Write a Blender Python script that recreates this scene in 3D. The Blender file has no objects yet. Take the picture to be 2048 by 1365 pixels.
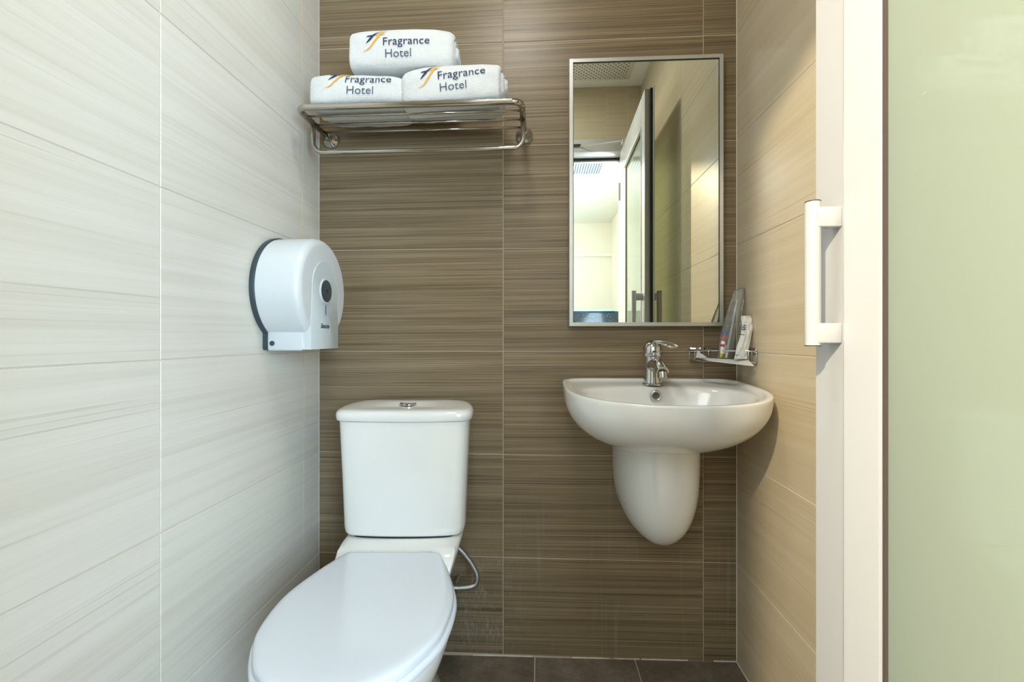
import bpy, bmesh, math, random
from mathutils import Vector, Matrix, noise

random.seed(7)
S = bpy.context.scene
COL = S.collection
PI = math.pi
R = math.radians

# ------------------------------------------------------------------ camera, world, light, exposure
D = 1.42            # back wall
XL, XR = -0.68, 0.582
CAMH = 0.964
YAW = 3.27
cam = bpy.data.cameras.new('camera')
cam.lens = 940 / 2048 * 36
cam.sensor_width = 36
cam.shift_y = -5 / 2048
cam.clip_start = 0.01
camo = bpy.data.objects.new('camera', cam)
COL.objects.link(camo)
camo.location = (0, 0, CAMH)
camo.rotation_euler = (R(90), 0, R(YAW))
S.camera = camo

w = bpy.data.worlds.new('world')
S.world = w
w.use_nodes = True
w.node_tree.nodes['Background'].inputs[0].default_value = (0.75, 0.85, 1.0, 1)
w.node_tree.nodes['Background'].inputs[1].default_value = 0.5

S.view_settings.view_transform = 'Standard'
S.view_settings.look = 'None'
S.view_settings.exposure = 0.0
S.view_settings.gamma = 1.0
S.view_settings.use_curve_mapping = False
try:
    S.cycles.max_bounces = 10
    S.cycles.diffuse_bounces = 6
    S.cycles.glossy_bounces = 6
    S.cycles.transparent_max_bounces = 12
    S.cycles.sample_clamp_indirect = 6
    S.cycles.caustics_reflective = False
    S.cycles.caustics_refractive = False
except Exception:
    pass


def light(name, kind, loc, energy, color, size=0.1, size_y=None, rot=(0, 0, 0), spread=None):
    l = bpy.data.lights.new(name, kind)
    l.energy = energy
    l.color = color
    if kind == 'AREA':
        l.size = size
        if size_y:
            l.shape = 'RECTANGLE'
            l.size_y = size_y
        if spread:
            l.spread = spread
    else:
        l.shadow_soft_size = size
    o = bpy.data.objects.new(name, l)
    o.location = loc
    o.rotation_euler = rot
    COL.objects.link(o)
    return o


# spotlight of the room outside, shining in through the doorway (sharp shadows)
spot = light('spotlight_lamp', 'SPOT', (-0.882, -1.0, 2.40), 330, (1.0, 0.83, 0.58), 0.035)
spot.data.spot_size = R(95)
spot.data.spot_blend = 0.5
spot.rotation_euler = Vector((1.3, 1.75, -0.9)).to_track_quat('-Z', 'Y').to_euler()
# added soft fill light under the ceiling of the room outside
light('outer_ceiling_fill', 'AREA', (-0.95, -1.9, 2.56), 30, (0.82, 0.92, 1.0), 1.2, 1.6)
# added warm fill light at the left of the outer room, no real lamp
light('outer_warm_fill', 'AREA', (-1.62, -1.5, 1.7), 34, (1.0, 0.80, 0.54), 0.9, 1.2, rot=(0, R(-90), 0))
# daylight from a window in the outer room, right behind the camera side
light('outer_window_light', 'AREA', (0.98, -1.4, 1.25), 112, (0.56, 0.79, 1.0), 1.3, 1.6, rot=(0, R(90), 0))
# bathroom ceiling lamp
light('bathroom_ceiling_lamp', 'AREA', (-0.1, 0.62, 2.385), 8, (1.0, 0.96, 0.88), 0.22, 0.22)


# ------------------------------------------------------------------ helpers
def link(name, me, mat=None, parent=None):
    o = bpy.data.objects.new(name, me)
    COL.objects.link(o)
    if mat is not None and me is not None and len(me.materials) == 0:
        me.materials.append(mat)
    if parent is not None:
        o.parent = parent
    return o


def mk(name, verts, faces, mat=None, parent=None, smooth=False, loc=None, rot=None, auto=None):
    me = bpy.data.meshes.new(name)
    me.from_pydata([tuple(v) for v in verts], [], faces)
    bm = bmesh.new()
    bm.from_mesh(me)
    bmesh.ops.recalc_face_normals(bm, faces=bm.faces)
    bm.to_mesh(me)
    bm.free()
    if smooth:
        me.polygons.foreach_set('use_smooth', [True] * len(me.polygons))
    if auto is not None:
        sharp_by_angle(me, auto)
    o = link(name, me, mat, parent)
    if loc:
        o.location = loc
    if rot:
        o.rotation_euler = rot
    return o


def sharp_by_angle(me, deg):
    bm = bmesh.new()
    bm.from_mesh(me)
    for f in bm.faces:
        f.smooth = True
    lim = R(deg)
    for e in bm.edges:
        if len(e.link_faces) == 2:
            if e.calc_face_angle(0) > lim:
                e.smooth = False
    bm.to_mesh(me)
    bm.free()


def empty(name, loc=(0, 0, 0), rz=0.0):
    o = bpy.data.objects.new(name, None)
    o.empty_display_size = 0.05
    COL.objects.link(o)
    o.location = loc
    o.rotation_euler = (0, 0, rz)
    return o


def tag(o, label=None, cat=None, group=None, kind=None):
    if label:
        o['label'] = label
    if cat:
        o['category'] = cat
    if group:
        o['group'] = group
    if kind:
        o['kind'] = kind
    return o


def box_geo(x0, x1, y0, y1, z0, z1):
    v = [(x0, y0, z0), (x1, y0, z0), (x1, y1, z0), (x0, y1, z0), (x0, y0, z1), (x1, y0, z1), (x1, y1, z1), (x0, y1, z1)]
    f = [(0, 3, 2, 1), (4, 5, 6, 7), (0, 1, 5, 4), (1, 2, 6, 5), (2, 3, 7, 6), (3, 0, 4, 7)]
    return v, f


def join_geo(lst):
    V, F = [], []
    for v, f in lst:
        n = len(V)
        V += list(v)
        F += [tuple(i + n for i in q) for q in f]
    return V, F


def bbox(name, x0, x1, y0, y1, z0, z1, mat, parent=None, bev=0.0, seg=2):
    """bevelled box"""
    me = bpy.data.meshes.new(name)
    bm = bmesh.new()
    v, f = box_geo(x0, x1, y0, y1, z0, z1)
    bv = [bm.verts.new(p) for p in v]
    for q in f:
        bm.faces.new([bv[i] for i in q])
    if bev > 0:
        bmesh.ops.bevel(bm, geom=list(bm.edges), offset=bev, segments=seg, profile=0.5, affect='EDGES')
    bmesh.ops.recalc_face_normals(bm, faces=bm.faces)
    for fc in bm.faces:
        fc.smooth = bev > 0
    bm.to_mesh(me)
    bm.free()
    if bev > 0:
        sharp_by_angle(me, 50)
    return link(name, me, mat, parent)


def loft_geo(rings, cap0=True, cap1=True, close=True):
    n = len(rings[0])
    V = [p for r in rings for p in r]
    F = []
    for i in range(len(rings) - 1):
        for j in range(n if close else n - 1):
            a = i * n + j
            b = i * n + (j + 1) % n
            F.append((a, b, b + n, a + n))
    if cap0:
        F.append(tuple(range(n - 1, -1, -1)))
    if cap1:
        F.append(tuple((len(rings) - 1) * n + j for j in range(n)))
    return V, F


def tube_geo(path, r, n=14, closed=False, caps=True):
    """round tube along a polyline; r is a number or list"""
    P = [Vector(p) for p in path]
    m = len(P)
    rings = []
    up = None
    for i in range(m):
        if closed:
            t = (P[(i + 1) % m] - P[(i - 1) % m]).normalized()
        else:
            t = (P[min(i + 1, m - 1)] - P[max(i - 1, 0)]).normalized()
        if up is None:
            up = Vector((0, 0, 1)) if abs(t.z) < 0.9 else Vector((1, 0, 0))
        a = (up - t * up.dot(t))
        if a.length < 1e-6:
            a = t.orthogonal()
        a.normalize()
        up = a
        b = t.cross(a)
        rr = r[i] if isinstance(r, (list, tuple)) else r
        rings.append([P[i] + (a * math.cos(2 * PI * k / n) + b * math.sin(2 * PI * k / n)) * rr for k in range(n)])
    if closed:
        rings.append(rings[0])
        return loft_geo(rings, False, False)
    return loft_geo(rings, caps, caps)


def arc_path(pts, rad, seg=8):
    """polyline with rounded corners"""
    P = [Vector(p) for p in pts]
    out = [P[0]]
    for i in range(1, len(P) - 1):
        a, b, c = P[i - 1], P[i], P[i + 1]
        r = rad[i - 1] if isinstance(rad, (list, tuple)) else rad
        d0 = (a - b).normalized()
        d1 = (c - b).normalized()
        ang = d0.angle(d1)
        t = r / math.tan(ang / 2)
        p0 = b + d0 * t
        p1 = b + d1 * t
        cen = b + (d0 + d1).normalized() * (r / math.sin(ang / 2))
        for k in range(seg + 1):
            u = k / seg
            v0 = p0 - cen
            v1 = p1 - cen
            om = v0.angle(v1)
            q = (v0 * math.sin((1 - u) * om) + v1 * math.sin(u * om)) / math.sin(om)
            out.append(cen + q)
    out.append(P[-1])
    return out


def disc_rings(profile, n=40, cx=0, cy=0):
    """lathe profile [(r,z)...] about vertical axis"""
    return [[(cx + r * math.cos(2 * PI * k / n), cy + r * math.sin(2 * PI * k / n), z) for k in range(n)] for r, z in profile]


def catmull(pts, per=6, closed=True):
    P = [Vector(p) for p in pts]
    n = len(P)
    out = []
    rng = range(n) if closed else range(n - 1)
    for i in rng:
        if closed:
            p0, p1, p2, p3 = P[(i - 1) % n], P[i], P[(i + 1) % n], P[(i + 2) % n]
        else:
            p0, p1, p2, p3 = P[max(i - 1, 0)], P[i], P[i + 1], P[min(i + 2, n - 1)]
        for k in range(per):
            t = k / per
            out.append(0.5 * ((2 * p1) + (-p0 + p2) * t + (2 * p0 - 5 * p1 + 4 * p2 - p3) * t * t + (-p0 + 3 * p1 - 3 * p2 + p3) * t ** 3))
    if not closed:
        out.append(P[-1])
    return out


def interp(tab, t):
    if t <= tab[0][0]:
        return tab[0][1]
    for (a, b), (c, d) in zip(tab, tab[1:]):
        if t <= c:
            return b + (d - b) * (t - a) / (c - a)
    return tab[-1][1]


def at(x, y, Y):
    """point on the plane at depth Y seen at photo pixel (x, y), used for measuring small items"""
    a = math.atan((x - 1024) / 940) - R(YAW)
    X = math.tan(a) * Y
    dep = Y * math.cos(R(YAW)) - X * math.sin(R(YAW))
    return Vector((X, Y, CAMH + (677.5 - y) / 940 * dep))


def xat(x, Y):
    return math.tan(math.atan((x - 1024) / 940) - R(YAW)) * Y


# ------------------------------------------------------------------ materials
def srgb(r, g, b):
    def f(c):
        c /= 255
        return c / 12.92 if c <= 0.04045 else ((c + 0.055) / 1.055) ** 2.4
    return (f(r), f(g), f(b), 1)


def pm(name, color, rough=0.5, metal=0.0, spec=0.5, coat=0.0, bump=None, trans=0.0, sss=0.0):
    m = bpy.data.materials.new(name)
    m.use_nodes = True
    nt = m.node_tree
    b = nt.nodes['Principled BSDF']
    b.inputs['Base Color'].default_value = color
    b.inputs['Roughness'].default_value = rough
    b.inputs['Metallic'].default_value = metal
    b.inputs['Specular IOR Level'].default_value = spec
    b.inputs['Coat Weight'].default_value = coat
    b.inputs['Coat Roughness'].default_value = 0.03
    b.inputs['Transmission Weight'].default_value = trans
    if sss:
        b.inputs['Subsurface Weight'].default_value = sss
        b.inputs['Subsurface Radius'].default_value = (0.01, 0.01, 0.01)
    # gentle natural variation of colour and gloss so nothing is perfectly uniform
    tc = nt.nodes.new('ShaderNodeTexCoord')
    nz = nt.nodes.new('ShaderNodeTexNoise')
    nz.inputs['Scale'].default_value = bump[0] if bump else 9.0
    nz.inputs['Detail'].default_value = 4
    nt.links.new(tc.outputs['Object'], nz.inputs['Vector'])
    if bump:
        bp = nt.nodes.new('ShaderNodeBump')
        bp.inputs['Strength'].default_value = bump[1]
        bp.inputs['Distance'].default_value = bump[2]
        nt.links.new(nz.outputs['Fac'], bp.inputs['Height'])
        nt.links.new(bp.outputs['Normal'], b.inputs['Normal'])
    else:
        mr = nt.nodes.new('ShaderNodeMapRange')
        mr.inputs['To Min'].default_value = max(0, rough - 0.02)
        mr.inputs['To Max'].default_value = rough + 0.03
        nt.links.new(nz.outputs['Fac'], mr.inputs['Value'])
        nt.links.new(mr.outputs['Result'], b.inputs['Roughness'])
    return m


def emis(name, color, strength):
    m = bpy.data.materials.new(name)
    m.use_nodes = True
    nt = m.node_tree
    nt.nodes.remove(nt.nodes['Principled BSDF'])
    e = nt.nodes.new('ShaderNodeEmission')
    e.inputs[0].default_value = color
    e.inputs[1].default_value = strength
    nt.links.new(e.outputs[0], nt.nodes['Material Output'].inputs[0])
    return m


def ramp(nt, pts):
    r = nt.nodes.new('ShaderNodeValToRGB')
    e = r.color_ramp.elements
    e[0].position, e[0].color = pts[0]
    e[1].position, e[1].color = pts[-1]
    for p, c in pts[1:-1]:
        x = e.new(p)
        x.color = c
    return r


def streak_tile(name, dark, mid, lite, line, lines_amt, rough, fine_amt=0.35, stain=False, width=0.15):
    """ceramic wall tile with horizontal brushed streaks running along local x"""
    m = bpy.data.materials.new(name)
    m.use_nodes = True
    nt = m.node_tree
    N, L = nt.nodes.new, nt.links.new
    b = nt.nodes['Principled BSDF']
    tc = N('ShaderNodeTexCoord')
    oi = N('ShaderNodeObjectInfo')
    mul = N('ShaderNodeMath'); mul.operation = 'MULTIPLY'; mul.inputs[1].default_value = 37.0
    L(oi.outputs['Random'], mul.inputs[0])
    cx = N('ShaderNodeCombineXYZ')
    L(mul.outputs[0], cx.inputs[0]); L(mul.outputs[0], cx.inputs[1])
    add = N('ShaderNodeVectorMath'); add.operation = 'ADD'
    L(tc.outputs['Object'], add.inputs[0]); L(cx.outputs[0], add.inputs[1])

    # streaks drift a little off the horizontal
    rotm = N('ShaderNodeMapping')
    rotm.inputs['Rotation'].default_value = (0, R(0.5), 0)
    L(add.outputs[0], rotm.inputs['Vector'])

    def nz(sx, sz, det, rough_=0.6):
        mp = N('ShaderNodeMapping')
        mp.inputs['Scale'].default_value = (sx, 1, sz)
        L(rotm.outputs[0], mp.inputs['Vector'])
        n = N('ShaderNodeTexNoise')
        n.inputs['Scale'].default_value = 1.0
        n.inputs['Detail'].default_value = det
        n.inputs['Roughness'].default_value = rough_
        L(mp.outputs[0], n.inputs['Vector'])
        return n
    broad = nz(0.8, 55, 5)
    fine = nz(1.3, 340, 4, 0.75)
    thin = nz(0.8, 300, 2, 0.4)
    gate = nz(2.0, 22, 2)
    mixf = N('ShaderNodeMix'); mixf.data_type = 'FLOAT'
    mixf.inputs[0].default_value = fine_amt
    L(broad.outputs['Fac'], mixf.inputs[2]); L(fine.outputs['Fac'], mixf.inputs[3])
    rp = ramp(nt, [(0.5 - width, dark), (0.5, mid), (0.5 + width, lite)])
    L(mixf.outputs[0], rp.inputs[0])
    # thin dark hairlines
    th = ramp(nt, [(0.62, (0, 0, 0, 1)), (0.70, (1, 1, 1, 1))])
    L(thin.outputs['Fac'], th.inputs[0])
    ga = ramp(nt, [(0.45, (0, 0, 0, 1)), (0.62, (1, 1, 1, 1))])
    L(gate.outputs['Fac'], ga.inputs[0])
    mm = N('ShaderNodeMath'); mm.operation = 'MULTIPLY'
    L(th.outputs[0], mm.inputs[0]); L(ga.outputs[0], mm.inputs[1])
    m2 = N('ShaderNodeMath'); m2.operation = 'MULTIPLY'; m2.inputs[1].default_value = lines_amt
    L(mm.outputs[0], m2.inputs[0])
    mc = N('ShaderNodeMix'); mc.data_type = 'RGBA'
    L(m2.outputs[0], mc.inputs[0]); L(rp.outputs[0], mc.inputs[6]); mc.inputs[7].default_value = line
    col = mc.outputs[2]
    if stain:
        # limescale bloom on the lowest tiles beside the toilet, plus dried drips, fixed to the wall
        geo = N('ShaderNodeNewGeometry')
        dist = N('ShaderNodeVectorMath'); dist.operation = 'DISTANCE'
        dist.inputs[1].default_value = (-0.165, D, 0.15)
        sc = N('ShaderNodeVectorMath'); sc.operation = 'MULTIPLY'; sc.inputs[1].default_value = (1, 1, 0.62)
        L(geo.outputs['Position'], sc.inputs[0])
        dist.inputs[1].default_value = (-0.165, D, 0.15 * 0.62)
        L(sc.outputs[0], dist.inputs[0])
        mr = N('ShaderNodeMapRange'); mr.inputs['From Min'].default_value = 0.17; mr.inputs['From Max'].default_value = 0.02
        L(dist.outputs['Value'], mr.inputs['Value'])
        mp = N('ShaderNodeMapping'); mp.inputs['Scale'].default_value = (260, 1, 70)
        L(geo.outputs['Position'], mp.inputs['Vector'])
        n = N('ShaderNodeTexNoise'); n.inputs['Scale'].default_value = 1; n.inputs['Detail'].default_value = 5
        L(mp.outputs[0], n.inputs['Vector'])
        n2 = N('ShaderNodeTexNoise'); n2.inputs['Scale'].default_value = 16; n2.inputs['Detail'].default_value = 3
        L(geo.outputs['Position'], n2.inputs['Vector'])
        r1 = ramp(nt, [(0.48, (0, 0, 0, 1)), (0.72, (1, 1, 1, 1))]); L(n.outputs['Fac'], r1.inputs[0])
        r2 = ramp(nt, [(0.40, (0, 0, 0, 1)), (0.62, (1, 1, 1, 1))]); L(n2.outputs['Fac'], r2.inputs[0])
        a = N('ShaderNodeMath'); a.operation = 'MULTIPLY'; L(r1.outputs[0], a.inputs[0]); L(r2.outputs[0], a.inputs[1])
        c = N('ShaderNodeMath'); c.operation = 'MULTIPLY'; L(a.outputs[0], c.inputs[0]); L(mr.outputs[0], c.inputs[1])
        # sparse specks all over the wall
        v = N('ShaderNodeTexVoronoi'); v.inputs['Scale'].default_value = 17
        L(geo.outputs['Position'], v.inputs['Vector'])
        sp = ramp(nt, [(0.010, (1, 1, 1, 1)), (0.022, (0, 0, 0, 1))]); L(v.outputs['Distance'], sp.inputs[0])
        # vertical dried runs
        mp3 = N('ShaderNodeMapping'); mp3.inputs['Scale'].default_value = (55, 1, 2.2)
        L(geo.outputs['Position'], mp3.inputs['Vector'])
        n3 = N('ShaderNodeTexNoise'); n3.inputs['Scale'].default_value = 1; n3.inputs['Detail'].default_value = 3
        L(mp3.outputs[0], n3.inputs['Vector'])
        r3 = ramp(nt, [(0.60, (0, 0, 0, 1)), (0.80, (0.16, 0.16, 0.16, 1))]); L(n3.outputs['Fac'], r3.inputs[0])
        sz = N('ShaderNodeSeparateXYZ'); L(geo.outputs['Position'], sz.inputs[0])
        lo = N('ShaderNodeMapRange'); lo.inputs['From Min'].default_value = 0.72; lo.inputs['From Max'].default_value = 0.3
        L(sz.outputs['Z'], lo.inputs['Value'])
        k3 = N('ShaderNodeMath'); k3.operation = 'MULTIPLY'; L(r3.outputs[0], k3.inputs[0]); L(lo.outputs[0], k3.inputs[1])
        s1 = N('ShaderNodeMath'); s1.operation = 'MULTIPLY'; s1.inputs[1].default_value = 0.6; L(c.outputs[0], s1.inputs[0])
        s2 = N('ShaderNodeMath'); s2.operation = 'MAXIMUM'; L(s1.outputs[0], s2.inputs[0]); L(k3.outputs[0], s2.inputs[1])
        s3 = N('ShaderNodeMath'); s3.operation = 'MULTIPLY'; s3.inputs[1].default_value = 0.5; L(sp.outputs[0], s3.inputs[0])
        s4 = N('ShaderNodeMath'); s4.operation = 'MAXIMUM'; L(s2.outputs[0], s4.inputs[0]); L(s3.outputs[0], s4.inputs[1])
        mx = N('ShaderNodeMix'); mx.data_type = 'RGBA'
        L(s4.outputs[0], mx.inputs[0]); L(col, mx.inputs[6]); mx.inputs[7].default_value = (0.42, 0.44, 0.45, 1)
        col = mx.outputs[2]
    L(col, b.inputs['Base Color'])
    b.inputs['Roughness'].default_value = rough
    b.inputs['Specular IOR Level'].default_value = 0.4
    bp = N('ShaderNodeBump'); bp.inputs['Strength'].default_value = 0.25; bp.inputs['Distance'].default_value = 0.0004
    L(mixf.outputs[0], bp.inputs['Height']); L(bp.outputs[0], b.inputs['Normal'])
    return m


M = {}
M['tile_pale'] = streak_tile('pale_streaked_tile', (0.605, 0.585, 0.53, 1), (0.655, 0.64, 0.59, 1), (0.69, 0.68, 0.635, 1), (0.38, 0.35, 0.31, 1), 0.38, 0.34, 0.30)
M['tile_warm_lit'] = streak_tile('warm_lit_streaked_tile', (0.52, 0.44, 0.30, 1), (0.565, 0.485, 0.345, 1), (0.60, 0.525, 0.385, 1), (0.30, 0.235, 0.16, 1), 0.5, 0.34, 0.30)  # the pale tile again, with warm light put into its colour
M['tile_brown'] = streak_tile('brown_streaked_tile', (0.112, 0.079, 0.045, 1), (0.212, 0.162, 0.098, 1), (0.325, 0.258, 0.168, 1), (0.045, 0.03, 0.02, 1), 0.75, 0.36, 0.68, stain=True, width=0.13)
M['grout_pale'] = pm('pale_grout', (0.62, 0.57, 0.50, 1), 0.9, bump=(300, 0.3, 0.0005))
M['grout_brown'] = pm('wall_grout', (0.50, 0.43, 0.34, 1), 0.9, bump=(300, 0.3, 0.0005))
M['ceramic'] = pm('white_ceramic', (0.80, 0.81, 0.80, 1), 0.10, coat=0.35)
M['seat_plastic'] = pm('seat_plastic', (0.72, 0.78, 0.87, 1), 0.14, coat=0.2)
M['chrome'] = pm('chrome', (0.62, 0.62, 0.62, 1), 0.07, metal=1)
M['steel'] = pm('polished_steel', (0.50, 0.475, 0.43, 1), 0.11, metal=1)
M['dark_metal'] = pm('dark_metal', (0.10, 0.10, 0.10, 1), 0.4, metal=0.8)
M['alu'] = pm('brushed_aluminium', (0.60, 0.61, 0.59, 1), 0.34, metal=0.75)
M['white_frame'] = pm('white_powder_coat', (0.58, 0.595, 0.61, 1), 0.30)
M['white_paint'] = pm('white_paint', (0.86, 0.86, 0.84, 1), 0.6)
M['black_rubber'] = pm('black_rubber', (0.012, 0.012, 0.012, 1), 0.5)
M['grey_plastic'] = pm('slate_grey_plastic', (0.035, 0.055, 0.07, 1), 0.32)
M['disp_white'] = pm('dispenser_plastic', (0.66, 0.71, 0.75, 1), 0.24, coat=0.1)
M['disp_panel_shaded'] = pm('dispenser_panel_shaded', (0.60, 0.67, 0.71, 1), 0.28)  # darker than the cover: shade of the face turned from the light
M['navy'] = pm('navy_thread', srgb(22, 40, 78), 0.7)
M['slate'] = pm('slate_blue_thread', srgb(62, 82, 104), 0.7)
M['gold'] = pm('gold_thread', srgb(228, 170, 36), 0.6)
M['ink'] = pm('dark_print', (0.02, 0.03, 0.05, 1), 0.5)
M['blue_ink'] = pm('blue_print', srgb(40, 62, 120), 0.5)
M['stone'] = pm('dark_speckled_stone', (0.02, 0.03, 0.04, 1), 0.2)
M['granite_floor'] = None


def towel_mat():
    m = bpy.data.materials.new('white_terry_cloth')
    m.use_nodes = True
    nt = m.node_tree
    N, L = nt.nodes.new, nt.links.new
    b = nt.nodes['Principled BSDF']
    b.inputs['Base Color'].default_value = (0.73, 0.76, 0.78, 1)
    b.inputs['Roughness'].default_value = 0.95
    b.inputs['Specular IOR Level'].default_value = 0.15
    b.inputs['Sheen Weight'].default_value = 0.25
    tc = N('ShaderNodeTexCoord')
    n = N('ShaderNodeTexNoise'); n.inputs['Scale'].default_value = 520; n.inputs['Detail'].default_value = 3
    v = N('ShaderNodeTexVoronoi'); v.inputs['Scale'].default_value = 420
    L(tc.outputs['Object'], n.inputs['Vector']); L(tc.outputs['Object'], v.inputs['Vector'])
    a = N('ShaderNodeMath'); a.operation = 'ADD'
    L(n.outputs['Fac'], a.inputs[0]); L(v.outputs['Distance'], a.inputs[1])
    bp = N('ShaderNodeBump'); bp.inputs['Strength'].default_value = 0.7; bp.inputs['Distance'].default_value = 0.0016
    L(a.outputs[0], bp.inputs['Height']); L(bp.outputs[0], b.inputs['Normal'])
    return m


M['towel'] = towel_mat()


def floor_mat():
    m = bpy.data.materials.new('dark_floor_tile')
    m.use_nodes = True
    nt = m.node_tree
    N, L = nt.nodes.new, nt.links.new
    b = nt.nodes['Principled BSDF']
    tc = N('ShaderNodeTexCoord'); oi = N('ShaderNodeObjectInfo')
    ad = N('ShaderNodeVectorMath'); ad.operation = 'ADD'
    ml = N('ShaderNodeMath'); ml.operation = 'MULTIPLY'; ml.inputs[1].default_value = 20
    L(oi.outputs['Random'], ml.inputs[0])
    L(tc.outputs['Object'], ad.inputs[0]); L(ml.outputs[0], ad.inputs[1])
    n = N('ShaderNodeTexNoise'); n.inputs['Scale'].default_value = 14; n.inputs['Detail'].default_value = 8; n.inputs['Roughness'].default_value = 0.7
    L(ad.outputs[0], n.inputs['Vector'])
    f = N('ShaderNodeTexNoise'); f.inputs['Scale'].default_value = 300; f.inputs['Detail'].default_value = 3
    L(ad.outputs[0], f.inputs['Vector'])
    mx = N('ShaderNodeMix'); mx.data_type = 'FLOAT'; mx.inputs[0].default_value = 0.35
    L(n.outputs['Fac'], mx.inputs[2]); L(f.outputs['Fac'], mx.inputs[3])
    rp = ramp(nt, [(0.36, (0.095, 0.078, 0.06, 1)), (0.5, (0.15, 0.122, 0.095, 1)), (0.66, (0.25, 0.21, 0.17, 1))])
    L(mx.outputs[0], rp.inputs[0]); L(rp.outputs[0], b.inputs['Base Color'])
    b.inputs['Roughness'].default_value = 0.5
    bp = N('ShaderNodeBump'); bp.inputs['Strength'].default_value = 0.5; bp.inputs['Distance'].default_value = 0.0012
    L(mx.outputs[0], bp.inputs['Height']); L(bp.outputs[0], b.inputs['Normal'])
    return m


M['floor_tile'] = floor_mat()


def frosted():
    """pale green obscure glass: diffusing body under a polished face"""
    m = bpy.data.materials.new('frosted_green_glass')
    m.use_nodes = True
    nt = m.node_tree
    N, L = nt.nodes.new, nt.links.new
    nt.nodes.remove(nt.nodes['Principled BSDF'])
    d = N('ShaderNodeBsdfDiffuse'); d.inputs[0].default_value = (0.64, 0.73, 0.68, 1)
    t = N('ShaderNodeBsdfTranslucent'); t.inputs[0].default_value = (0.87, 0.92, 0.80, 1)
    g = N('ShaderNodeBsdfGlossy'); g.inputs['Roughness'].default_value = 0.015
    fr = N('ShaderNodeFresnel'); fr.inputs[0].default_value = 1.6
    mx = N('ShaderNodeMixShader'); mx.inputs[0].default_value = 0.60
    m2 = N('ShaderNodeMixShader')
    L(d.outputs[0], mx.inputs[1]); L(t.outputs[0], mx.inputs[2])
    geo = N('ShaderNodeNewGeometry')
    inv = N('ShaderNodeMath'); inv.operation = 'SUBTRACT'; inv.inputs[0].default_value = 1.0
    L(geo.outputs['Backfacing'], inv.inputs[1])
    fm = N('ShaderNodeMath'); fm.operation = 'MULTIPLY'
    L(fr.outputs[0], fm.inputs[0]); L(inv.outputs[0], fm.inputs[1])
    L(fm.outputs[0], m2.inputs[0]); L(mx.outputs[0], m2.inputs[1]); L(g.outputs[0], m2.inputs[2])
    L(m2.outputs[0], nt.nodes['Material Output'].inputs[0])
    return m


M['frosted'] = frosted()


def mirror_mat():
    m = pm('mirror_glass', (0.80, 0.84, 0.78, 1), 0.0, metal=1)
    nt = m.node_tree
    b = nt.nodes['Principled BSDF']
    for l in list(nt.links):
        if l.to_socket == b.inputs['Roughness']:
            nt.links.remove(l)
    b.inputs['Roughness'].default_value = 0.0
    return m


M['mirror'] = mirror_mat()


def film(name, color, alpha, rough=0.12):
    m = bpy.data.materials.new(name)
    m.use_nodes = True
    nt = m.node_tree
    N, L = nt.nodes.new, nt.links.new
    nt.nodes.remove(nt.nodes['Principled BSDF'])
    tr = N('ShaderNodeBsdfTransparent'); tr.inputs[0].default_value = (0.93, 0.95, 0.95, 1)
    d = N('ShaderNodeBsdfDiffuse'); d.inputs[0].default_value = color
    g = N('ShaderNodeBsdfGlossy'); g.inputs['Roughness'].default_value = rough
    mx = N('ShaderNodeMixShader'); mx.inputs[0].default_value = alpha
    fr = N('ShaderNodeFresnel'); fr.inputs[0].default_value = 1.35
    m2 = N('ShaderNodeMixShader')
    nz = N('ShaderNodeTexNoise'); nz.inputs['Scale'].default_value = 45; nz.inputs['Detail'].default_value = 3
    tc = N('ShaderNodeTexCoord'); L(tc.outputs['Object'], nz.inputs['Vector'])
    bp = N('ShaderNodeBump'); bp.inputs['Strength'].default_value = 0.8; bp.inputs['Distance'].default_value = 0.004
    L(nz.outputs['Fac'], bp.inputs['Height'])
    L(bp.outputs[0], g.inputs['Normal']); L(bp.outputs[0], fr.inputs['Normal'])
    L(tr.outputs[0], mx.inputs[1]); L(d.outputs[0], mx.inputs[2])
    L(fr.outputs[0], m2.inputs[0]); L(mx.outputs[0], m2.inputs[1]); L(g.outputs[0], m2.inputs[2])
    L(m2.outputs[0], nt.nodes['Material Output'].inputs[0])
    return m


M['film'] = film('clear_plastic_film', (0.62, 0.68, 0.70, 1), 0.13)
M['glass_edge'] = pm('green_edged_glass', (0.30, 0.62, 0.48, 1), 0.05, trans=0.3)
M['paper'] = pm('white_sachet', (0.72, 0.74, 0.74, 1), 0.35, bump=(40, 0.6, 0.003))
M['red'] = pm('red_plastic', srgb(200, 30, 34), 0.3)
M['yellow'] = pm('yellow_plastic', srgb(206, 178, 20), 0.3)
M['white_plastic'] = pm('white_plastic', (0.80, 0.80, 0.80, 1), 0.25)
M['blue'] = pm('blue_plastic', srgb(48, 70, 160), 0.3)
M['sealant'] = pm('white_sealant', (0.68, 0.62, 0.54, 1), 0.8, bump=(120, 0.6, 0.001))

# ------------------------------------------------------------------ tiled walls
GAP = 0.0022
ROWS = [0.006, 0.301, 0.613, 0.925, 1.237, 1.549, 1.861, 2.173, 2.41]


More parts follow.
